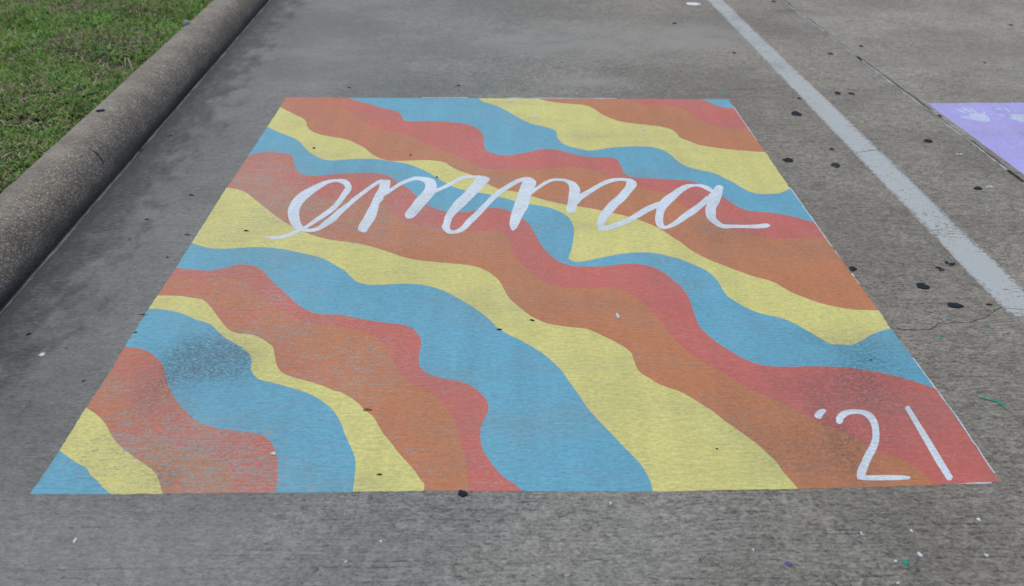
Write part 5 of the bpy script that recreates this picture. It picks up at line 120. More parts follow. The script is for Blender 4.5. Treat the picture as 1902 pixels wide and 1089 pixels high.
# ------------------------------------------------------------------ node helpers
class NT:
    def __init__(self, name):
        self.mat = bpy.data.materials.new(name)
        self.mat.use_nodes = True
        self.t = self.mat.node_tree
        self.bsdf = self.t.nodes['Principled BSDF']
        self.bsdf.inputs['Specular IOR Level'].default_value = 0.5
        self.pos = self.t.nodes.new('ShaderNodeNewGeometry').outputs['Position']
    def put(self, sock, v):
        if hasattr(v, 'links') or isinstance(v, bpy.types.NodeSocket):
            self.t.links.new(v, sock)
        else:
            sock.default_value = v if not (isinstance(v, tuple) and len(v) == 3 and sock.type == 'RGBA') else (*v, 1.0)
    def math(self, op, a, b=0.0, clamp=False):
        n = self.t.nodes.new('ShaderNodeMath'); n.operation = op; n.use_clamp = clamp
        self.put(n.inputs[0], a); self.put(n.inputs[1], b)
        return n.outputs[0]
    def mul(self, a, b): return self.math('MULTIPLY', a, b)
    def add(self, a, b): return self.math('ADD', a, b)
    def sub(self, a, b): return self.math('SUBTRACT', a, b)
    def scaled(self, sx, sy, sz=1.0, off=(0, 0, 0), src=None):
        n = self.t.nodes.new('ShaderNodeMapping')
        self.t.links.new(src or self.pos, n.inputs[0])
        n.inputs['Scale'].default_value = (sx, sy, sz); n.inputs['Location'].default_value = off
        return n.outputs[0]
    def noise(self, vec, scale=1.0, detail=2.0, rough=0.5, dist=0.0):
        n = self.t.nodes.new('ShaderNodeTexNoise')
        self.t.links.new(vec, n.inputs['Vector'])
        n.inputs['Scale'].default_value = scale; n.inputs['Detail'].default_value = detail
        n.inputs['Roughness'].default_value = rough; n.inputs['Distortion'].default_value = dist
        return n.outputs[0]
    def voronoi(self, vec, scale, feature='F1', out='Distance'):
        n = self.t.nodes.new('ShaderNodeTexVoronoi'); n.feature = feature
        self.t.links.new(vec, n.inputs['Vector']); n.inputs['Scale'].default_value = scale
        return n.outputs[out]
    def step(self, v, lo, hi, a=0.0, b=1.0):
        n = self.t.nodes.new('ShaderNodeMapRange'); n.interpolation_type = 'SMOOTHSTEP'
        self.put(n.inputs[0], v); self.put(n.inputs[1], lo); self.put(n.inputs[2], hi)
        n.inputs[3].default_value = a; n.inputs[4].default_value = b
        return n.outputs[0]
    def mix(self, f, a, b):
        n = self.t.nodes.new('ShaderNodeMix'); n.data_type = 'RGBA'
        self.put(n.inputs[0], f); self.put(n.inputs[6], a); self.put(n.inputs[7], b)
        return n.outputs[2]
    def mulcol(self, c, f):
        n = self.t.nodes.new('ShaderNodeMix'); n.data_type = 'RGBA'; n.blend_type = 'MULTIPLY'
        n.inputs[0].default_value = 1.0
        self.put(n.inputs[6], c)
        cc = self.t.nodes.new('ShaderNodeCombineColor')
        for i in range(3): self.put(cc.inputs[i], f)
        self.t.links.new(cc.outputs[0], n.inputs[7])
        return n.outputs[2]
    def xyz(self, src=None):
        n = self.t.nodes.new('ShaderNodeSeparateXYZ'); self.t.links.new(src or self.pos, n.inputs[0])
        return n.outputs
    def blob(self, x, y, sx, sy, x0=None):
        """soft round patch on the pavement, 1 in the middle"""
        X = self.xyz(); dx = self.mul(self.sub(X[0], x), 1/sx); dy = self.mul(self.sub(X[1], y), 1/sy)
        r2 = self.add(self.mul(dx, dx), self.mul(dy, dy))
        return self.math('POWER', 2.718, self.mul(r2, -1.0))
    def bump(self, h, strength, dist):
        n = self.t.nodes.new('ShaderNodeBump'); n.inputs['Strength'].default_value = strength
        n.inputs['Distance'].default_value = dist; self.put(n.inputs['Height'], h)
        self.t.links.new(n.outputs[0], self.bsdf.inputs['Normal'])
    def out(self, color, rough=0.9):
        self.put(self.bsdf.inputs['Base Color'], color); self.put(self.bsdf.inputs['Roughness'], rough)
        return self.mat

def attr(n, name):
    a = n.t.nodes.new('ShaderNodeAttribute'); a.attribute_name = name
    return a

def simple(name, color, rough=0.8, var=0.35, scale=60.0):
    n = NT(name)
    f = n.step(n.noise(n.pos, scale, 3, .6), .3, .7, 1-var, 1+var*.5)
    return n.out(n.mulcol(color, f), rough)

def concrete_colour(n):
    """broom-finished concrete: fine streaks across the bay, sand grain, dark pits, broad stains"""
    streak = n.noise(n.scaled(16, 150), 1.0, 4, .65)
    longs = n.noise(n.scaled(2.6, 70, 1, (3, 1, 0)), 1.0, 3, .6)
    grain = n.noise(n.pos, 230, 3, .7)
    coarse = n.noise(n.scaled(1, 1.5), 85, 3, .65)
    blotch = n.noise(n.pos, 1.15, 5, .62)
    blotch2 = n.noise(n.scaled(1, 1, 1, (7, 3, 0)), 4.5, 4, .6)
    X = n.xyz()
    base = n.mix(n.step(blotch, .36, .64), (.129, .137, .132), (.180, .188, .180))
    # the right half of the bay and the next slab are browner, the left bluer
    warm = n.step(n.add(X[0], n.mul(n.sub(blotch2, .5), 1.6)), .5, 2.5)
    base = n.mix(n.mul(warm, .9), base, n.mix(n.step(blotch, .4, .62), (.164, .151, .127), (.224, .207, .176)))
    base = n.mix(n.mul(n.step(blotch2, .55, .75), .25), base, (.235, .24, .24))
    base = n.mulcol(base, n.step(n.add(X[0], n.mul(X[1], .0205)), 3.300, 3.312, 1.0, 1.20))
    rough_zone = n.step(n.add(X[0], n.mul(n.sub(blotch, .5), 2.2)), .0, 1.2, .58, 1.0)
    sand = n.noise(n.scaled(75, 120, 1, (8, 1, 0)), 1.0, 4, .75)
    f = n.add(1.0, n.mul(n.sub(streak, .5), 1.35))
    f = n.add(f, n.mul(n.sub(longs, .5), .55))
    f = n.add(f, n.mul(n.sub(grain, .5), 1.6))
    f = n.add(f, n.mul(n.sub(coarse, .5), 1.3))
    f = n.add(f, n.mul(n.sub(sand, .5), 2.0))
    c1 = n.xyz(n.voronoi(n.scaled(105, 150), 1.0, 'F1', 'Color'))
    c2 = n.xyz(n.voronoi(n.scaled(42, 50), 1.0, 'F1', 'Color'))
    f = n.add(f, n.add(n.mul(n.sub(c1[0], .5), .62), n.mul(n.sub(c2[1], .5), .40)))
    f = n.add(1.0, n.mul(n.mul(n.sub(f, 1.0), rough_zone), .84))
    pit = n.step(n.noise(n.scaled(48, 80, 1, (2, 9, 0)), 1.0, 3, .7), .60, .68)
    f = n.sub(f, n.mul(n.mul(pit, rough_zone), .40))
    ruts = n.mul(n.step(n.noise(n.scaled(1.5, 125, 1, (6, 3, 0)), 1.0, 3, .6), .56, .68), n.step(n.noise(n.pos, 1.7, 3, .5), .40, .62))
    f = n.sub(f, n.mul(n.mul(ruts, rough_zone), .42))
    light = n.step(n.noise(n.scaled(80, 110, 1, (5, 2, 0)), 1.0, 2, .6), .63, .70)
    f = n.add(f, n.mul(light, .35))
    return n.mulcol(base, n.math('MAXIMUM', f, .22)), streak, grain, pit

PALE_PATCHES = [(1.55, 4.35, .60, .38, .8), (2.40, 4.45, .28, .32, .9), (1.62, 3.42, .20, .09, .8), (4.6, 3.7, 1.1, .7, .35), (.2, 3.9, .35, .5, .2), (.45, -.2, .45, .14, .3), (1.45, -.16, .35, .12, .15)]
def slab_material():
    n = NT('broomed_concrete')
    c, streak, grain, pit = concrete_colour(n)
    X = n.xyz()
    # grime that washes along the gutter: ragged black silt thinning away from the curb
    pale = 0.0
    for (x, y, sx, sy, a) in PALE_PATCHES: pale = n.add(pale, n.mul(n.blob(x, y, sx, sy), a))
    pale = n.mul(pale, n.step(n.noise(n.pos, 3.0, 4, .6), .35, .6, .4, 1.0))
    c = n.mix(n.math('MINIMUM', pale, .6), c, n.mulcol((.262, .262, .255), n.add(.7, n.mul(grain, .6))))
    dist = n.add(n.add(X[0], n.mul(X[1], .0205)), .452)
    patch = n.noise(n.scaled(9, 5, 1, (1, 4, 0)), 1.0, 6, .72)
    fine = n.noise(n.scaled(30, 110), 1.0, 4, .7)
    d2 = n.add(dist, n.mul(n.sub(patch, .5), .80))
    g = n.step(d2, .08, .32, 1.0, 0.0)
    g = n.mul(g, n.step(fine, .33, .56, .30, 1.0))
    seep = n.step(n.add(dist, n.mul(n.sub(n.noise(n.scaled(22, 9, 1, (6, 2, 0)), 1.0, 6, .75), .5), .30)), .045, .14, 1.0, 0.0)
    g = n.math('MAXIMUM', n.mul(g, .88), n.mul(seep, n.step(fine, .28, .5, .68, 1.0)))
    haze = n.step(n.add(dist, n.mul(n.sub(patch, .5), .5)), .0, .62, .40, 0.0)
    c = n.mix(haze, c, (.075, .082, .088))
    c = n.mix(g, c, (.018, .021, .024))
    n.bump(n.sub(n.add(n.mul(streak, .6), n.mul(grain, .5)), n.mul(pit, .6)), .5, .004)
    return n.out(c, .80)

def paint_material(name, colour, wear_bias, dirt=1.0, blend=None):
    """flat masonry paint rubbed off the ridges of the broom finish"""
    n = NT(name)
    conc, streak, grain, pit = concrete_colour(n)
    n1 = n.noise(n.scaled(5, 165, 1, (4, 8, 0)), 1.0, 4, .72)
    n2 = n.noise(n.scaled(140, 240, 1, (1, 5, 0)), 1.0, 3, .7)
    n3 = n.noise(n.pos, 3.2, 4, .6)
    cell = n.xyz(n.voronoi(n.scaled(170, 260), 1.0, 'F1', 'Color'))
    n4 = n.noise(n.scaled(14, 22, 1, (2, 6, 0)), 1.0, 4, .65)
    v = n.add(n.add(n.add(n.mul(n1, .46), n.mul(n2, .34)), n.mul(cell[0], .20)), n.add(n.mul(n.sub(n3, .5), .18), n.mul(n.sub(n4, .5), .22)))
    w = 0.0
    for (x, y, sx, sy, a) in [(.30, .14, .34, .18, .125), (.05, 1.50, .22, .30, .085), (.10, 2.10, .26, .30, .10),
                              (.25, 1.05, .30, .30, .055), (.62, .62, .40, .50, .070), (.35, 1.75, .35, .35, .08), (.65, .03, .5, .10, .06),
                              (.9, 2.0, .45, .6, .05), (.15, .40, .2, .3, .05), (.6, 1.45, .4, .3, .035)]:
        w = n.add(w, n.mul(n.blob(x, y, sx, sy), a))
    th = n.sub(.712 - wear_bias, w)
    gone = n.step(v, th, n.add(th, .05))
    tone = n.add(n.add(1.0, n.mul(n.sub(n3, .5), .22)), n.mul(n.sub(streak, .5), .60))
    sand = n.noise(n.scaled(60, 110, 1, (8, 1, 0)), 1.0, 4, .75)
    tone = n.add(tone, n.add(n.mul(n.sub(grain, .5), .55), n.mul(n.sub(sand, .5), 1.1)))
    roller = n.noise(n.scaled(13, 1.3, 1, (5, 7, 0)), 1.0, 3, .55)
    tone = n.add(tone, n.add(n.mul(n.sub(roller, .5), .34), n.mul(n.sub(n.noise(n.pos, 1.4, 3, .5), .5), .22)))
    if blend:                                   # the two warm colours were brushed into each other on the left half
        X = n.xyz()
        bf = n.mul(n.step(X[0], .1, 1.2, 1.0, 0.0), n.step(n.noise(n.scaled(3.5, 5, 1, (2, 5, 0)), 1.0, 4, .6), .36, .64, .05, .75))
        colour = n.mix(bf, colour, blend)
    pc = n.mulcol(colour, tone)
    thin = n.mul(n.step(n.noise(n.scaled(2.2, 5, 1, (9, 9, 0)), 1.0, 3, .6), .42, .75), .22)
    pc = n.mix(n.add(thin, .06), pc, n.mix(.5, conc, (.22, .21, .20)))
    c = n.mix(n.mul(gone, .92), pc, n.mix(.5, n.mulcol(conc, 1.35), (.32, .315, .30)))
    # rubber scuffs and foot dirt, caught on the ridges
    ridge = n.step(n.add(n.add(n.mul(n1, .2), n.mul(n2, .5)), n.mul(cell[1], .30)), .36, .62)
    k = 0.0
    for (x, y, sx, sy, a) in [(.32, .585, .085, .085, .85), (.195, .60, .055, .12, .62), (.25, .665, .09, .06, .45), (.26, .56, .15, .13, .50),
                              (.16, .40, .06, .12, .30), (1.92, 1.43, .16, .12, .34), (2.18, .60, .10, .14, .48), (2.05, .70, .10, .05, .3),
                              (2.12, .30, .20, .20, .30), (1.86, .12, .16, .14, .36), (2.0, .42, .2, .08, .25), (2.20, 1.30, .1, .1, .2), (1.98, .16, .05, .22, .34), (2.10, .44, .06, .10, .36), (1.72, .30, .05, .2, .2), (1.5, .9, .3, .06, .14), (.30, .05, .05, .05, .4)]:
        k = n.add(k, n.mul(n.blob(x, y, sx, sy), a))
    k = n.mul(n.mul(k, ridge), dirt)
    speck = n.mul(n.step(n.noise(n.scaled(26, 60, 1, (3, 3, 0)), 1.0, 3, .7), .70, .75), .5)
    c = n.mix(n.math('MINIMUM', n.add(k, speck), .60), c, (.030, .050, .062))
    n.bump(n.add(n.mul(streak, .5), n.mul(grain, .35)), .28, .003)
    return n.out(c, .72)

# ------------------------------------------------------------------ mesh helpers
def tag(o, label=None, category=None, group=None, kind=None):
    for k, v in (('label', label), ('category', category), ('group', group), ('kind', kind)):
        if v: o[k] = v
    return o

def empty(name, loc, label=None, category=None, group=None):
    o = bpy.data.objects.new(name, None); col.objects.link(o); o.location = loc
    o.empty_display_size = .1
    return tag(o, label, category, group)

def mesh_obj(name, verts, faces, mat, parent=None, smooth=False):
    """world-space verts; stored relative to the parent's (or its own) base point"""
    me = bpy.data.meshes.new(name)
    if parent is not None:
        q = parent
        off = Vector((0, 0, 0))
        while q is not None: off += q.location; q = q.parent
    else:
        vs = np.array(verts); off = Vector((float(vs[:, 0].mean()), float(vs[:, 1].mean()), float(vs[:, 2].min())))
    me.from_pydata([(v[0]-off[0], v[1]-off[1], v[2]-off[2]) for v in verts], [], faces)
    me.materials.append(mat); me.update()
    if smooth: me.polygons.foreach_set('use_smooth', [True]*len(me.polygons))
    o = bpy.data.objects.new(name, me); col.objects.link(o)
    if parent is not None: o.parent = parent
    else: o.location = off
    return o

def tri(poly2):
    """triangulate a simple outline"""
    bm = bmesh.new()
    vs = [bm.verts.new((x, y, 0)) for x, y in poly2]
    f = bm.faces.new(vs)
    bm.normal_update()
    bmesh.ops.triangulate(bm, faces=[f], ngon_method='EAR_CLIP')
    bm.normal_update()
    bm.verts.index_update()
    V = [tuple(v.co) for v in bm.verts]
    F = []
    for t in bm.faces:
        ids = [v.index for v in t.verts]
        F.append(ids if t.normal.z > 0 else ids[::-1])
    bm.free()
    return V, F

def clean(poly):
    o = []
    for q in poly:
        if not o or (abs(q[0]-o[-1][0]) + abs(q[1]-o[-1][1])) > 1e-4: o.append(q)
    if abs(o[0][0]-o[-1][0]) + abs(o[0][1]-o[-1][1]) < 1e-4: o.pop()
    return o

def ragged(p, amp=.0016):
    """the long straight stretches of an outline get a slightly uneven hand-taped edge"""
    o = []
    for a, b in zip(p, p[1:]+p[:1]):
        d = math.hypot(b[0]-a[0], b[1]-a[1]); o.append(a)
        k = int(d/.012)
        if d > .05:
            for i in range(1, k): o.append((a[0]+(b[0]-a[0])*i/k+random.uniform(-amp, amp), a[1]+(b[1]-a[1])*i/k+random.uniform(-amp, amp)))
    return o

class Sheet:
    """flat paint shapes gathered into one mesh, each shape a hair above the last"""
    def __init__(self): self.V, self.F = [], []
    def poly(self, p, z):
        V, F = tri(clean(p)); b = len(self.V)
        self.V += [(x, y, z) for x, y, _ in V]; self.F += [[i+b for i in f] for f in F]
    def ribbon(self, L, R, ends, z):
        b = len(self.V); n = len(L)
        zz = [z + .00005*i/n for i in range(n)]
        self.V += [(x, y, h) for (x, y), h in zip(L, zz)] + [(x, y, h) for (x, y), h in zip(R, zz)] + [(*ends[0], zz[0]), (*ends[1], zz[-1])]
        quads = [[b+i, b+n+i, b+n+i+1, b+i+1] for i in range(n-1)] + [[b, b+2*n, b+n], [b+n-1, b+2*n-1, b+2*n+1]]
        for f in quads:
            a = 0.0
            for i in range(len(f)):
                x0, y0, _ = self.V[f[i]]; x1, y1, _ = self.V[f[(i+1) % len(f)]]; a += x0*y1-x1*y0
            self.F.append(f if a > 0 else f[::-1])
    def path(self, p, w, z):
        p = np.array(p); t = np.gradient(p, axis=0); t /= np.linalg.norm(t, axis=1)[:, None]
        nrm = np.stack([-t[:, 1], t[:, 0]], 1)
        w = np.asarray(w)*np.ones(len(p))
        self.ribbon(list(p+nrm*w[:, None]/2), list(p-nrm*w[:, None]/2), [p[0]-t[0]*w[0]*.4, p[-1]+t[-1]*w[-1]*.4], z)
    def shapes(self, ss, z, dz=.00001):
        for i, s in enumerate(ss):
            if s[0] == 'p': self.poly(pts(s[1]), z+i*dz)
            else: self.ribbon(pts(s[1]), pts(s[2]), pts(s[3]), z+i*dz)
    def build(self, name, mat, parent=None): return mesh_obj(name, self.V, self.F, mat, parent)

def jitter_path(p, step, amp):
    o = []
    for a, b in zip(p[:-1], p[1:]):
        d = math.hypot(b[0]-a[0], b[1]-a[1]); k = max(1, int(d/step))
        for i in range(k):
            t = i/k; j = amp if (i or o) else 0
            o.append((a[0]+(b[0]-a[0])*t + random.uniform(-j, j), a[1]+(b[1]-a[1])*t + random.uniform(-j, j)))
    o.append(p[-1]); return o

def blob_outline(cx, cy, w, h, ragged=.18, n=22):
    ph = [random.uniform(0, 6.28) for _ in range(4)]
    o = []
    for i in range(n):
        a = 2*math.pi*i/n
        r = 1 + ragged*(.55*math.sin(2*a+ph[0]) + .45*math.sin(3*a+ph[1]) + .35*math.sin(5*a+ph[2])) + random.uniform(-ragged, ragged)*.5
        o.append((cx+.5*w*r*math.cos(a), cy+.5*h*r*math.sin(a)))
    return o

def blob_mesh(cx, cy, w, h, z, thick, ragged=.18, n=22):
    """low lump with an uneven outline"""
    o = blob_outline(cx, cy, w, h, ragged, n)
    V = [(x, y, z) for x, y in o]
    V += [(cx+(x-cx)*.86, cy+(y-cy)*.86, z+thick*random.uniform(.5, .9)) for x, y in o]
    V += [(cx+(x-cx)*.45, cy+(y-cy)*.45, z+thick*random.uniform(.8, 1.1)) for x, y in o]
    V.append((cx, cy, z+thick))
    F = []
    for r in range(2):
        for i in range(n):
            j = (i+1) % n; F.append([r*n+i, r*n+j, (r+1)*n+j, (r+1)*n+i])
    for i in range(n): F.append([2*n+i, 2*n+(i+1) % n, 3*n])
    return V, F

# ------------------------------------------------------------------ materials
M = {}
M['slab'] = slab_material()
M['blue'] = paint_material('blue_paint', (.088, .340, .490), .045)
M['yellow'] = paint_material('yellow_paint', (.575, .555, .180), .018, .6)
M['orange'] = paint_material('orange_paint', (.440, .160, .060), .088, blend=(.468, .128, .080))
M['red'] = paint_material('red_paint', (.480, .108, .090), .084, blend=(.455, .140, .072))
M['white'] = paint_material('white_lettering_paint', (.58, .675, .765), -.035, .15)
M['purple'] = paint_material('lavender_paint', (.37, .355, .76), -.10, .1)
M['hand'] = paint_material('pale_handprint_paint', (.47, .55, .76), -.02, .1)

def line_material():
    n = NT('worn_line_paint')
    conc, streak, grain, pit = concrete_colour(n)
    n1 = n.noise(n.scaled(16, 150, 1, (4, 8, 0)), 1.0, 4, .7)
    n2 = n.noise(n.pos, 70, 4, .7)
    n3 = n.noise(n.scaled(3, 2.2), 1.0, 4, .6)
    v = n.add(n.add(n.mul(n1, .5), n.mul(n2, .5)), n.mul(n.sub(n3, .5), .30))
    X = n.xyz()
    far = n.step(X[1], 1.6, 4.2, 0.0, .05)
    near = n.step(X[1], .78, .86, .11, 0.0)
    off = n.math('ABSOLUTE', n.sub(n.add(X[0], n.mul(X[1], .0117)), 2.770))
    rim = n.step(off, .040, .066, 0.0, .10)
    th = n.sub(n.sub(n.sub(.548, far), near), rim)
    gone = n.step(v, th, n.add(th, .07))
    edge = n.mulcol((.385, .42, .43), n.add(n.add(.9, n.mul(n3, .22)), n.mul(n.sub(grain, .5), .35)))
    c = n.mix(n.mul(gone, .85), edge, n.mulcol(conc, .85))
    n.bump(n.add(n.mul(streak, .5), n.mul(grain, .35)), .35, .003)
    return n.out(c, .8)
M['line'] = line_material()

def curb_material():
    n = NT('curb_concrete')
    a = attr(n, 'rise').outputs['Fac']          # 0 at the gutter, 1 at the lawn edge, along the curved face
    wob = n.noise(n.pos, 9, 4, .6)
    aw = n.add(a, n.mul(n.sub(wob, .5), .28))
    cell = n.voronoi(n.pos, 125, 'F1', 'Color')
    cd = n.voronoi(n.pos, 125, 'F1', 'Distance')
    cx = n.xyz(cell)
    stone = n.mix(n.step(cx[0], .1, .9), (.088, .074, .058), (.37, .335, .275))
    stone = n.mix(n.step(cx[1], .80, .86), stone, (.45, .44, .43))
    stone = n.mix(n.step(cx[2], .70, .85), stone, (.20, .115, .072))
    mortar = (.182, .164, .134)
    agg = n.mix(n.step(cd, .38, .62), stone, mortar)
    grain = n.noise(n.pos, 210, 3, .7)
    blotch = n.noise(n.pos, 5, 5, .65)
    smooth = n.mulcol(n.mix(n.step(blotch, .3, .7), (.205, .188, .158), (.282, .262, .222)), n.add(n.add(.12, n.mul(grain, 1.0)), n.mul(n.noise(n.pos, 95, 3, .7), .78)))
    worn = n.mul(n.step(aw, .60, .90, .92, .26), n.step(n.noise(n.pos, 38, 4, .7), .30, .60, .55, 1.0))
    c = n.mix(worn, smooth, agg)
    c = n.mulcol(c, n.step(n.noise(n.pos, 6.5, 5, .7), .30, .70, .74, 1.14))
    pit = n.step(n.noise(n.pos, 105, 3, .65), .56, .63)
    c = n.mix(n.mul(pit, .65), c, (.05, .047, .045))
    # black water mark along the foot of the curb
    silt = n.step(n.add(a, n.mul(n.sub(n.noise(n.scaled(14, 5), 1, 5, .65), .5), .26)), .01, .18, .80, 0.0)
    c = n.mix(silt, c, (.058, .058, .058))
    n.bump(n.add(n.mul(cd, -.5), n.mul(grain, .4)), .7, .004)
    return n.out(c, .93)
M['curb'] = curb_material()
M['tar'] = simple('tar', (.018, .025, .034), .9, .4, 300)
M['tar_faded'] = simple('faded_tar', (.036, .045, .055), .9, .6, 260)
for k_ in ('tar', 'tar_faded'): M[k_].node_tree.nodes['Principled BSDF'].inputs['Specular IOR Level'].default_value = .15
M['groove'] = simple('groove_dirt', (.022, .022, .023), .95, .5, 80)
M['crack'] = simple('crack_dirt', (.035, .032, .03), .95, .4, 80)
def sealant_material():
    n = NT('joint_sealant')
    f = n.noise(n.scaled(30, 9), 1.0, 5, .65)
    c = n.mix(n.step(f, .38, .62), (.18, .195, .20), (.34, .39, .41))
    c = n.mulcol(c, n.add(.7, n.mul(n.noise(n.pos, 160, 3, .6), .6)))
    return n.out(c, .7)
M['sealant'] = sealant_material()
def gutter_sealant_material():
    n = NT('gutter_sealant')
    f = n.noise(n.scaled(30, 6, 1, (3, 3, 0)), 1.0, 5, .65)
    c = n.mix(n.step(f, .40, .62), (.045, .049, .052), (.125, .135, .138))
    return n.out(c, .8)
M['gutter_sealant'] = gutter_sealant_material()
M['joint_dirt'] = simple('joint_dirt', (.135, .105, .075), .95, .55, 45)
for k, c in (('d_white', (.56, .61, .66)), ('d_green', (.02, .23, .155)), ('d_purple', (.09, .07, .27)), ('d_sky', (.06, .24, .5)), ('d_green_thin', (.085, .21, .175))):
    M[k] = simple({'d_white': 'white_paint_drip', 'd_green': 'green_paint_drip', 'd_purple': 'purple_paint_drip', 'd_sky': 'blue_paint_drip', 'd_green_thin': 'thin_green_paint'}[k], c, .7, .3, 200)
M['leaf_dark'] = simple('dry_dark_leaf', (.028, .024, .02), .8, .4, 200)
M['leaf_tan'] = simple('dry_tan_leaf', (.28, .22, .14), .8, .4, 200)
M['leaf_rust'] = simple('rusty_crumb', (.22, .09, .04), .8, .4, 200)
M['paper'] = simple('white_paper', (.78, .82, .88), .7, .06, 40)
M['puff'] = simple('seed_fluff', (.80, .82, .80), .9, .2, 200)
M['twig'] = simple('pale_dry_stem', (.42, .38, .33), .8, .3, 200)
def soil_material():
    n = NT('lawn_soil')
    a = n.noise(n.pos, 26, 5, .7); b = n.noise(n.pos, 150, 3, .7)
    c = n.mix(n.step(a, .3, .7), (.030, .024, .017), (.10, .082, .058))
    c = n.mulcol(c, n.add(.5, b))
    n.bump(n.add(a, n.mul(b, .4)), .9, .02)
    return n.out(c, .95)
M['soil'] = soil_material()
def grass_material():
    n = NT('grass_blades')
    a = attr(n, 'tint').outputs['Color']
    n.bsdf.inputs['Specular IOR Level'].default_value = .3
    c = n.out(a, .6)
    tr = n.t.nodes.new('ShaderNodeBsdfTranslucent'); n.t.links.new(a, tr.inputs['Color'])
    ms = n.t.nodes.new('ShaderNodeMixShader'); ms.inputs[0].default_value = .3
    n.t.links.new(n.bsdf.outputs[0], ms.inputs[1]); n.t.links.new(tr.outputs[0], ms.inputs[2])
    n.t.links.new(ms.outputs[0], n.t.nodes['Material Output'].inputs['Surface'])
    return c
M['grass'] = grass_material()
def far_material():
    n = NT('distant_ground')
    f = n.noise(n.pos, .05, 4, .6)
    return n.out(n.mix(f, (.17, .165, .155), (.23, .22, .21)), .95)
M['far'] = far_material()

# ------------------------------------------------------------------ the setting
def gut_x(y): return -.4525 - .0205*y              # gutter line between curb and slab
def joint_x(y): return 3.3055 - .0205*y            # joint between the two slabs
def line_l(y): return 2.7035 - .0105*y             # left edge of the parking line
def line_r(y): return 2.8365 - .0128*y

ground = mesh_obj('ground', [(-400, -400, -.25), (400, -400, -.25), (400, 400, -.25), (-400, 400, -.25)], [[0, 1, 2, 3]], M['far'])
tag(ground, 'flat ground running to the horizon', kind='structure')

Y0, Y1 = -12.0, 40.0
pavement = empty('pavement', (1.4, 2.0, 0))
tag(pavement, 'broom finished concrete parking bay slabs with a sealed joint', kind='structure')
def slab_mesh(lo, hi, n=26, drop=.2):
    ys = np.linspace(Y0, Y1, n); V = []; F = []
    for y in ys: V += [(lo(y), y, 0), (hi(y), y, 0), (lo(y), y, -drop), (hi(y), y, -drop)]
    for i in range(n-1):
        a, b = 4*i, 4*i+4
        F += [[a, a+1, b+1, b], [a, b, b+2, a+2], [a+1, a+3, b+3, b+1]]
    F += [[0, 2, 3, 1]]
    return V, F
mesh_obj('concrete_slab', *slab_mesh(lambda y: gut_x(y)+.022, lambda y: joint_x(y)-.008), M['slab'], pavement)
mesh_obj('concrete_slab', *slab_mesh(lambda y: joint_x(y)+.010, lambda y: 30.0), M['slab'], pavement)

def strip(name, lo, hi, z, mat, parent, ya=-6.0, yb=16.0, step=.02, wob=.0015, gaps=None):
    S = Sheet(); run = []
    def flush():
        if len(run) > 1:
            n = len(run); b = len(S.V)
            for l, r_, y in run: S.V.extend([(l, y, z + random.uniform(-.0008, .0008)), (r_, y, z + random.uniform(-.0008, .0008))])
            for i in range(n-1): S.F.append([b+2*i, b+2*i+1, b+2*i+3, b+2*i+2])
        run.clear()
    y = ya; wl = wr = 0.0
    while y < yb:
        wl = .8*wl + random.uniform(-wob, wob); wr = .8*wr + random.uniform(-wob, wob)
        if gaps and gaps(y): flush()
        else: run.append((lo(y)+wl, hi(y)+wr, y))
        y += step
    flush()
    return S.build(name, mat, parent)
strip('joint_groove', lambda y: joint_x(y)-.007, lambda y: joint_x(y)+.009, -.010, M['groove'], pavement, wob=.0001)
strip('joint_sealant', lambda y: joint_x(y)-.0075, lambda y: joint_x(y)+.0055, .0006, M['sealant'], pavement,
      gaps=lambda y: (math.sin(y*7.1)+math.sin(y*3.3+1)+.6*math.sin(y*23)) > 1.95)
strip('joint_dirt', lambda y: joint_x(y)+.007, lambda y: joint_x(y)+.007+.014*(.55+.45*math.sin(y*2.6)), .0012, M['joint_dirt'], pavement, wob=.0025,
      gaps=lambda y: (math.sin(y*5.3)+math.sin(y*2.2+2)) > 1.3)
strip('gutter_groove', lambda y: gut_x(y)-.012, lambda y: gut_x(y)+.0225, -.012, M['groove'], pavement, wob=.0001)
strip('gutter_sealant', lambda y: gut_x(y)+.010, lambda y: gut_x(y)+.0205, .0006, M['gutter_sealant'], pavement, wob=.0012,
      gaps=lambda y: (math.sin(y*6.1+.7)+math.sin(y*2.7+1)+.7*math.sin(y*19)) > 2.0)

S = Sheet()
cr = jitter_path(pts(CRACK), .012, .0022)
S.path(cr, [random.uniform(.0010, .0028) for _ in cr], .0008)
S.build('crack', M['crack'], pavement)
for d_, w_ in ((LINE_CRACK, .0045), (LINE_CRACK_B, .0025), (HAIR_CRACK, .0022), (HAIR_CRACK_B, .0022)):
    S = Sheet(); cr = jitter_path(pts(d_), .012, .0012)
    S.path(cr, [w_*random.uniform(.5, 1.2) for _ in cr], .0008)
    S.build('crack', M['crack'], pavement)

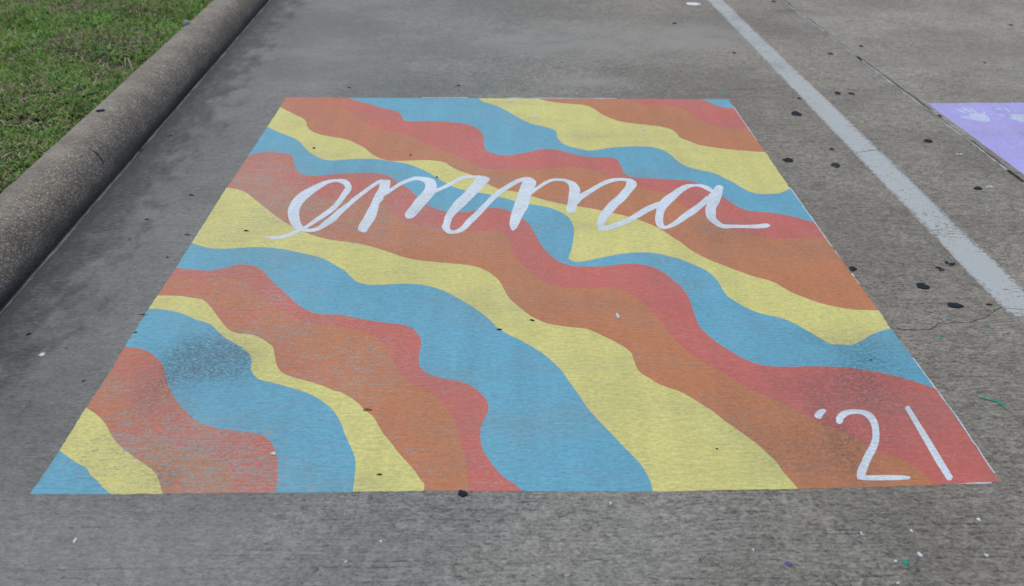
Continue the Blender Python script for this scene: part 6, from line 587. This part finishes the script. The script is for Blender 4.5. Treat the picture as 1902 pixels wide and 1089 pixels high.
# curb: rounded face rising from the gutter to the lawn
PROF = [(-.012, -.16), (-.012, 0.0), (-.0145, .018), (-.019, .040), (-.026, .062), (-.036, .084), (-.049, .104), (-.065, .121), (-.084, .134), (-.106, .143), (-.130, .148), (-.156, .1505), (-.182, .152), (-.204, .152), (-.2115, .149), (-.214, .140), (-.214, -.16)]
def curb_mesh(step=.03):
    acc = [0]
    for a, b in zip(PROF[:-1], PROF[1:]): acc.append(acc[-1]+math.hypot(b[0]-a[0], b[1]-a[1]))
    a0, a1 = acc[1], acc[13]
    V, F, rise = [], [], []
    ys = list(np.arange(-5, 14, step)); ys = [Y0] + ys + [Y1]
    k = len(PROF)
    for y in ys:
        for i, (x, z) in enumerate(PROF):
            j = .0012 if 1 < i < k-2 else 0
            wv = .0022*math.sin(y*2.3+i*.2)+.0016*math.sin(y*7.7+i*.5)
            V.append((gut_x(y)+x+random.uniform(-j, j)+(wv if i > 1 else 0), y, z+random.uniform(-j, j)+(.4*wv if i > 3 and i < k-1 else 0)))
            rise.append((acc[i]-a0)/(a1-a0))
    for r_ in range(len(ys)-1):
        for i in range(k-1):
            a = r_*k+i; F.append([a, a+k, a+k+1, a+1])
    return V, F, rise
V, F, rise = curb_mesh()
curb = mesh_obj('curb', V, F, M['curb'], smooth=True)
at_ = curb.data.attributes.new('rise', 'FLOAT', 'POINT'); at_.data.foreach_set('value', rise)
tag(curb, 'rounded concrete curb with worn pebbly face between lawn and parking bay', kind='structure')

V = [tuple(v) for pair in CURB_CRACK for v in pair]
mesh_obj('crack', V, [[2*i, 2*i+1, 2*i+3, 2*i+2] for i in range(len(CURB_CRACK)-1)], M['crack'], curb)

def lawn_z(x, y):
    e = gut_x(y)-.214-x
    return .112 + .035*np.clip(e/.5, 0, 1) + .012*np.sin(x*5.1+y*2.2) + .010*np.sin(y*6.3-x*3.0) + .006*np.sin(x*17+y*13)
nx, ny = 90, 160
ex = np.concatenate([np.linspace(0, 1, 60)**1.3*4.0, np.linspace(4.3, 30, 30)]); eyy = np.concatenate([np.linspace(Y0, -1, 20), np.linspace(-.9, 9, 120), np.linspace(9.5, Y1, 20)])
V = []; F = []
for y in eyy:
    for e in ex:
        x = gut_x(y)-.2125-e; V.append((x, y, float(lawn_z(x, y)) if e > 0 else .10))
for j in range(len(eyy)-1):
    for i in range(len(ex)-1):
        a = j*len(ex)+i; F.append([a, a+len(ex), a+len(ex)+1, a+1])
lawn = mesh_obj('lawn_soil', V, F, M['soil'], smooth=True)
tag(lawn, 'bare dark soil under the lawn beside the curb', kind='structure')

# ------------------------------------------------------------------ grass (uncountable)
def vnoise(x, y, seed, scale):
    r_ = np.random.default_rng(seed); g = r_.random((64, 64))
    u, v = x*scale, y*scale; i, j = np.floor(u).astype(int), np.floor(v).astype(int); fu, fv = u-i, v-j
    fu = fu*fu*(3-2*fu); fv = fv*fv*(3-2*fv)
    G_ = lambda a, b: g[a % 64, b % 64]
    return (G_(i, j)*(1-fu)+G_(i+1, j)*fu)*(1-fv)+(G_(i, j+1)*(1-fu)+G_(i+1, j+1)*fu)*fv

def make_grass():
    def scatter(n, e0, e1, y0, y1, power=1.0):
        e = e0+(e1-e0)*rng.random(n)**power; y = y0+(y1-y0)*rng.random(n); return gut_x(y)-.214-e, y, e
    parts = [scatter(230000, 0.0, 2.3, 1.0, 6.6), scatter(24000, 0, .12, .8, 6.8), scatter(40000, 0, 4.0, -3.0, 9.0)]
    x, y, e = (np.concatenate([q[i] for q in parts]) for i in range(3))
    dens = .55*vnoise(x, y, 1, 3.2)+.45*vnoise(x, y, 2, 9.0)
    bare = vnoise(x, y, 3, 4.6)*.6+vnoise(x, y, 7, 11.0)*.4
    keep = rng.random(len(x)) < np.clip((dens-.22)*2.2, .12, 1)*np.where(e < .28, np.clip((bare-.27)*5.0, .20, 1), np.clip((bare-.20)*5, .3, 1))
    x, y, e, dens, bare = x[keep], y[keep], e[keep], dens[keep], bare[keep]
    n = len(x)
    lush = vnoise(x, y, 5, 2.6)*.6+vnoise(x, y, 6, 7.0)*.4
    L_ = (.020+.040*rng.random(n)**1.5)*(.65+.85*lush)*(np.where(e < .06, .8, 1.0))
    wd = (.0017+.0026*rng.random(n))*(.8+.6*lush)
    az = rng.random(n)*2*np.pi + .0
    lean = np.radians(18+60*rng.random(n)); curl = np.radians(5+60*rng.random(n))
    z = lawn_z(x, y)-.002
    d = np.stack([np.cos(az), np.sin(az)], 1); s = np.stack([-np.sin(az), np.cos(az), np.zeros(n)], 1)
    def seg(p, ang, l):
        return p+np.concatenate([d*(np.sin(ang)*l)[:, None], (np.cos(ang)*l)[:, None]], 1)
    p0 = np.stack([x, y, z], 1); p1 = seg(p0, lean, L_*.5); p2 = seg(p1, np.minimum(lean+curl, 1.75), L_*.55)
    sw = s*wd[:, None]
    V = np.stack([p0-sw*.8, p0+sw*.8, p1+sw, p1-sw, p2], 1).reshape(-1, 3)
    lim = gut_x(V[:, 1])-.205+.05*np.repeat(rng.random(n), 5)*np.repeat(rng.random(n) < .10, 5)
    V[:, 0] = np.minimum(V[:, 0], np.where(V[:, 2] < .155, gut_x(V[:, 1])-.2155, lim))
    straw = rng.random(n) < np.clip(.32-.42*(lush-.45)+.10*(bare < .4), .10, .55)
    t = rng.random((n, 1))
    green = np.array([.052, .160, .018])*(1-t)+np.array([.27, .47, .075])*t
    cool = rng.random(n) < .25; green[cool] *= np.array([.75, .95, 1.25])
    green *= (.7+.75*lush)[:, None]
    dry = np.array([.30, .26, .12])*(1-t)+np.array([.60, .54, .33])*t
    brown = np.array([.085, .065, .04])*(1-t)+np.array([.2, .15, .09])*t
    c = np.where(straw[:, None], np.where(rng.random((n, 1)) < .22, brown, dry), green)
    # long straw stems and runners lying over the turf
    m_ = 4200
    rx, ry, re = scatter(m_, 0.02, 2.3, 1.0, 6.6)
    ra = rng.random(m_)*6.28; rl = .05+.11*rng.random(m_); RV = []; RF = []; RC = []
    base = len(V)
    for i in range(m_):
        a = ra[i]; px_, py_ = rx[i], ry[i]; k = 5; bend = rng.uniform(-.35, .35); idx = []
        cc = (np.array([.30, .25, .14]) if rng.random() < .65 else np.array([.10, .15, .04]))*rng.uniform(.6, 1.3); hz = rng.uniform(.006, .022)
        for j in range(k):
            zz = float(lawn_z(px_, py_))+hz+.012*math.sin(j/(k-1)*math.pi)
            px_c = min(px_, gut_x(py_)-.218 if zz < .158 else gut_x(py_)-.16)
            w_ = .0011; RV += [(px_c-math.sin(a)*w_, py_+math.cos(a)*w_, zz), (px_c+math.sin(a)*w_, py_-math.cos(a)*w_, zz+.0006)]; RC += [cc, cc]
            px_ += math.cos(a)*rl[i]/k; py_ += math.sin(a)*rl[i]/k; a += bend
        b = base+10*i
        RF += [[b+2*j, b+2*j+1, b+2*j+3, b+2*j+2] for j in range(k-1)]
    V = np.concatenate([V, np.array(RV)])
    idx = np.arange(n)*5
    q = np.stack([idx, idx+1, idx+2, idx+3], 1).ravel(); tr_ = np.stack([idx+3, idx+2, idx+4], 1).ravel()
    loops = np.concatenate([q, tr_, np.array(RF).ravel()]).astype(np.int32)
    tot = np.concatenate([np.full(n, 4), np.full(n, 3), np.full(len(RF), 4)]).astype(np.int32)
    start = np.concatenate([[0], np.cumsum(tot)[:-1]]).astype(np.int32)
    me = bpy.data.meshes.new('grass')
    me.vertices.add(len(V)); me.vertices.foreach_set('co', V.astype(np.float32).ravel())
    me.loops.add(len(loops)); me.loops.foreach_set('vertex_index', loops)
    me.polygons.add(len(tot)); me.polygons.foreach_set('loop_start', start); me.polygons.foreach_set('loop_total', tot)
    me.update(calc_edges=True)
    C_ = np.ones((len(V), 4), np.float32); C_[:n*5, :3] = np.repeat(c, 5, axis=0); C_[n*5:, :3] = np.array(RC)
    ca = me.attributes.new('tint', 'FLOAT_COLOR', 'POINT'); ca.data.foreach_set('color', C_.ravel())
    me.materials.append(M['grass'])
    o = bpy.data.objects.new('grass', me); col.objects.link(o)
    return tag(o, 'short patchy green lawn mixed with straw coloured dry blades', kind='stuff')
make_grass()

# ------------------------------------------------------------------ painted markings
S = Sheet(); ys = list(np.arange(-6, 16, .03))
wl = wr = 0.0; lv = []
for y in ys:
    wl = .7*wl+random.uniform(-.0012, .0012); wr = .7*wr+random.uniform(-.0012, .0012)
    lv.append((line_l(y)+wl, line_r(y)+wr, y))
for i, (l, r_, y) in enumerate(lv): S.V += [(l, y, .0003), (r_, y, .0003)]
for i in range(len(lv)-1): S.F.append([2*i, 2*i+1, 2*i+3, 2*i+2])
pl = S.build('parking_line', M['line'])
tag(pl, 'worn white painted parking line on the concrete right of the mural', 'parking line')

mural = empty('painted_mural', (1.15, 1.55, 0), 'painted parking bay mural of wavy blue, yellow, orange and red bands with white lettering', 'mural')
for colour, outline in BANDS:
    S = Sheet(); S.poly(ragged(pts(outline)), .0003)
    S.build(colour+'_band', M[colour], mural)
edge = pts(RIGHT_EDGE)
S = Sheet(); e2 = jitter_path(edge, .03, .001)
run = []
for i, q in enumerate(e2):
    y = q[1]; on = (.02 < y < 3.0) and math.sin(y*5.2)+.8*math.sin(y*2.1+.4)+.8*math.sin(y*31) > -.6 and not (.58 < y < .95)
    if on: run.append((q[0]+.0012, q[1]))
    if (not on or i == len(e2)-1) and len(run) > 2:
        S = Sheet(); S.path(run, [random.uniform(.002, .0048) for _ in run], .0002); run = []; S.build('primer_edge', M['white'], mural)
for a, b in (((1.78, -.004), (1.70, -.006)), ((1.30, -.005), (1.12, -.005)), ((2.05, -.002), (2.28, -.003))):
    p_ = jitter_path([a, b], .02, .0008); S = Sheet(); S.path(p_, [random.uniform(.0025, .006) for _ in p_], .0002); S.build('primer_edge', M['white'], mural)
for a, b in (((1.15, 3.14), (1.72, 3.12)), ((.72, 3.155), (.95, 3.15))):
    p_ = jitter_path([a, b], .04, .001); S = Sheet(); S.path(p_, [random.uniform(.003, .010) for _ in p_], .0002); S.build('primer_edge', M['white'], mural)
for name, lab, shapes in LETTERS:
    S = Sheet(); S.shapes(shapes, .0005)
    o = S.build(name, M['white'], mural)
    if lab: o['label'] = lab

pm = empty('purple_mural', (4.5, 1.6, 0), 'lavender painted parking bay with pale handprints beyond the slab joint', 'mural')
S = Sheet(); n_ = 40
for i in range(n_+1):
    y = 3.006-3.1*i/n_
    S.V += [(joint_x(y)+.043+random.uniform(-.002, .002), y, .0003), (5.75, y, .0003)]
for i in range(n_): S.F.append([2*i+2, 2*i+3, 2*i+1, 2*i])
S.build('purple_field', M['purple'], pm)
for lab, shapes in HANDS:
    S = Sheet(); S.shapes(shapes, .0005)
    S.build('handprint', M['hand'], pm)['label'] = lab

# ------------------------------------------------------------------ small things lying on the concrete
for (x, y, w, h, lab) in TAR_SPOTS:
    faded = any(k in lab for k in ('fad', 'faint', 'tiny', 'smear', 'mottled'))
    on_paint = 'paint ' in lab and 'edge' not in lab or 'upper left yellow' in lab
    broken = any(k in lab for k in ('broken', 'smear', 'mottled', 'ring'))
    z = .0012 if on_paint else .0003
    if broken:
        V, F = [], []
        for k in range(5):
            v, f = blob_mesh(x+w*random.uniform(-.34, .34), y+h*random.uniform(-.3, .3), w*random.uniform(.25, .5), h*random.uniform(.3, .5), z+k*.0004, .0018, .3, 14)
            b = len(V); V += v; F += [[i+b for i in q] for q in f]
    else:
        V, F = blob_mesh(x, y, w, h, z, .003, .10 if ('round' in lab or 'oval' in lab) else .2)
    o = mesh_obj('tar_spot', V, F, M['tar_faded'] if faded else M['tar'])
    tag(o, lab, 'tar spot', 'dark tar spots on the concrete')
V, F = blob_mesh(CURB_SPOT[0], CURB_SPOT[1], .038, .040, .1515, .005, .12)
tag(mesh_obj('tar_spot', V, F, M['tar']), 'dark tar spot on top of the curb beside the grass', 'tar spot', 'dark tar spots on the concrete')

for (x, y, w, h, c_, lab) in PAINT_DABS:
    z = .0012 if 'band' in lab or 'red meets' in lab else .0003
    if any(k in lab for k in ('pair', 'chips')):
        V, F = blob_mesh(x-w*.3, y, w*.35, h*.7, z, .0015, .2, 12); b = len(V)
        v, f = blob_mesh(x+w*.25, y-h*.1, w*.5, h*.7, z, .0015, .2, 12); V += v; F += [[i+b for i in q] for q in f]
    else:
        V, F = blob_mesh(x, y, w, h, z, .0015, .2, 16)
    tag(mesh_obj('paint_drip', V, F, M['d_'+c_]), lab, 'paint drip', c_.replace('sky', 'blue')+' paint drips on the concrete')
for (x, y, w, h) in SPLATTER:
    V, F = blob_mesh(x, y, w*.9, h*.9, .0003, .0006, .3, 14)
    tag(mesh_obj('paint_splash', V, F, M['d_green_thin']), 'faint green paint splash in the cluster on bare concrete above the mural', 'paint splash', 'green paint splashes above the mural')
S = Sheet(); gs = jitter_path(pts(GREEN_STREAK), .006, .0012)
S.path(gs, [max(.002, .011*math.sin(math.pi*(i+.6)/(len(gs)+.4))**.8*random.uniform(.8, 1.15)) for i in range(len(gs))], .0015)
tag(S.build('paint_streak', M['d_green']), 'thin green paint streak on concrete right of the year digits', 'paint streak')

x, y, w, h = PAPER
o_ = blob_outline(x, y, w, h, .22, 16)
V = [(a, b, .001+.004*random.random()) for a, b in o_]+[(x, y, .012)]
V += [(a, b, .0006) for a, b in o_]
n_ = len(o_); F = [[i, (i+1) % n_, n_] for i in range(n_)]+[[n_+1+i, n_+1+(i+1) % n_, (i+1) % n_, i] for i in range(n_)]
tag(mesh_obj('paper_scrap', V, F, M['paper']), 'small white paper scrap by the top end of the parking line', 'paper scrap')

for (x, y, l, ang, kind, lab) in DEBRIS:
    a = math.radians(ang); on = any(k in lab for k in ('paint', 'band', 'mid mural', 'lower mural', 'meets'))
    z = .0014 if on else .0004
    if 'edge of the mural' in lab: z = .0014
    k = 7; V = []; F = []
    wmax = l*(.07 if 'twig' in lab else (.45 if 'crumb' in lab else .30)); zz = .5*wmax
    for i in range(k):
        t = i/(k-1); w_ = wmax*max(.15, math.sin(math.pi*min(max(t, .06), .94)))*random.uniform(.75, 1.2)
        cx = x+(t-.5)*l*math.cos(a); cy = y+(t-.5)*l*math.sin(a)+.1*l*math.sin(t*4+x)
        lift = zz*math.sin(math.pi*t)*random.uniform(.6, 1.2)
        V += [(cx-math.sin(a)*w_/2, cy+math.cos(a)*w_/2, z+lift*.5), (cx, cy, z+lift+.001), (cx+math.sin(a)*w_/2, cy-math.cos(a)*w_/2, z), (cx, cy, z-.0003)]
    for i in range(k-1):
        p_ = 4*i
        for q in range(4): F.append([p_+q, p_+(q+1) % 4, p_+4+(q+1) % 4, p_+4+q])
    F += [[3, 2, 1, 0], [4*k-4, 4*k-3, 4*k-2, 4*k-1]]
    cat = 'twig' if 'twig' in lab else ('crumb' if any(w in lab for w in ('crumb', 'chip')) else 'leaf bit')
    name = {'twig': 'twig', 'crumb': 'crumb', 'leaf bit': 'leaf_bit'}[cat]
    tag(mesh_obj(name, V, F, M['leaf_'+kind]), lab, cat, 'leaf litter on the parking bay')

# things lying in the lawn
def tube(p0, p1, r0, r1, n=6, k=6, sag=.0):
    V, F = [], []; d = np.array(p1)-np.array(p0); u = np.cross(d, (0, 0, 1)); u /= np.linalg.norm(u); v = np.cross(u, d); v /= np.linalg.norm(v)
    for j in range(k):
        t = j/(k-1); c = np.array(p0)+d*t+np.array([random.uniform(-1, 1)*sag, random.uniform(-1, 1)*sag, sag*2*math.sin(math.pi*t)]); r_ = r0+(r1-r0)*t
        for i in range(n):
            a = 2*math.pi*i/n; q = c+r_*(math.cos(a)*u+math.sin(a)*v); V.append(tuple(q))
    for j in range(k-1):
        for i in range(n): F.append([j*n+i, j*n+(i+1) % n, (j+1)*n+(i+1) % n, (j+1)*n+i])
    F += [list(range(n))[::-1], [(k-1)*n+i for i in range(n)]]
    return V, F
for t, lab in zip(TWIGS, ('pale dry stem standing upright in the lawn, left one of two', 'pale dry stem leaning in the lawn, right one of two')):
    (ax, ay), (bx, by) = pts(t)
    V, F = tube((ax, ay, float(lawn_z(ax, ay))+.058), (bx, by, float(lawn_z(bx, by))+.030), .0026, .0018, sag=.001)
    tag(mesh_obj('dry_stem', V, F, M['twig']), lab, 'dry stem', 'pale dry stems in the lawn')
(sx_, sy_), (gx_, gy_), (wx_, wy_) = LAWN_BITS
V, F = tube((sx_-.03, sy_-.03, float(lawn_z(sx_, sy_))+.022), (sx_+.02, sy_+.03, float(lawn_z(sx_, sy_))+.026), .005, .003, sag=.002)
tag(mesh_obj('bark_piece', V, F, M['leaf_dark']), 'dark rotten bark piece lying in the grass near the curb', 'bark')
V, F = blob_mesh(gx_, gy_, .022, .03, float(lawn_z(gx_, gy_))+.036, .006, .3, 14)
tag(mesh_obj('paint_chip', V, F, M['d_green']), 'small teal green chip lying in the grass', 'chip')
V, F = blob_mesh(wx_, wy_, .014, .014, float(lawn_z(wx_, wy_))+.040, .006, .3, 12)
tag(mesh_obj('paper_bit', V, F, M['paper']), 'tiny white bit lying in the grass at the far left', 'paper bit')

px_, py_ = PUFF; pz = float(lawn_z(px_, py_))
head = empty('dandelion', (px_, py_, pz), 'grey dandelion seed head standing in the grass beside the curb', 'dandelion')
V, F = tube((px_-.004, py_, pz), (px_, py_, pz+.058), .0016, .0012, sag=.0006)
mesh_obj('stem', V, F, M['twig'], head)
V, F = [], []
for i in range(420):
    zc = 1-2*(i+.5)/420; ph = i*2.399963; rr = math.sqrt(1-zc*zc); d = np.array([rr*math.cos(ph), rr*math.sin(ph), zc])
    u = np.cross(d, (.3, .2, .93)); u /= np.linalg.norm(u); v = np.cross(d, u); c0 = np.array([px_, py_, pz+.060]); b = len(V); R_ = .021*random.uniform(.9, 1.05)
    for q in range(5):
        a = q*1.2566; V.append(tuple(c0+d*R_+.0042*(math.cos(a)*u+math.sin(a)*v)))
    V.append(tuple(c0+d*R_*.8)); V.append(tuple(c0+d*R_*.15))
    F += [[b+q, b+(q+1) % 5, b+5] for q in range(0, 5, 2)]; F.append([b+5, b+6, b+1])
mesh_obj('seed_ball', V, F, M['puff'], head)

bpy.context.view_layer.update()
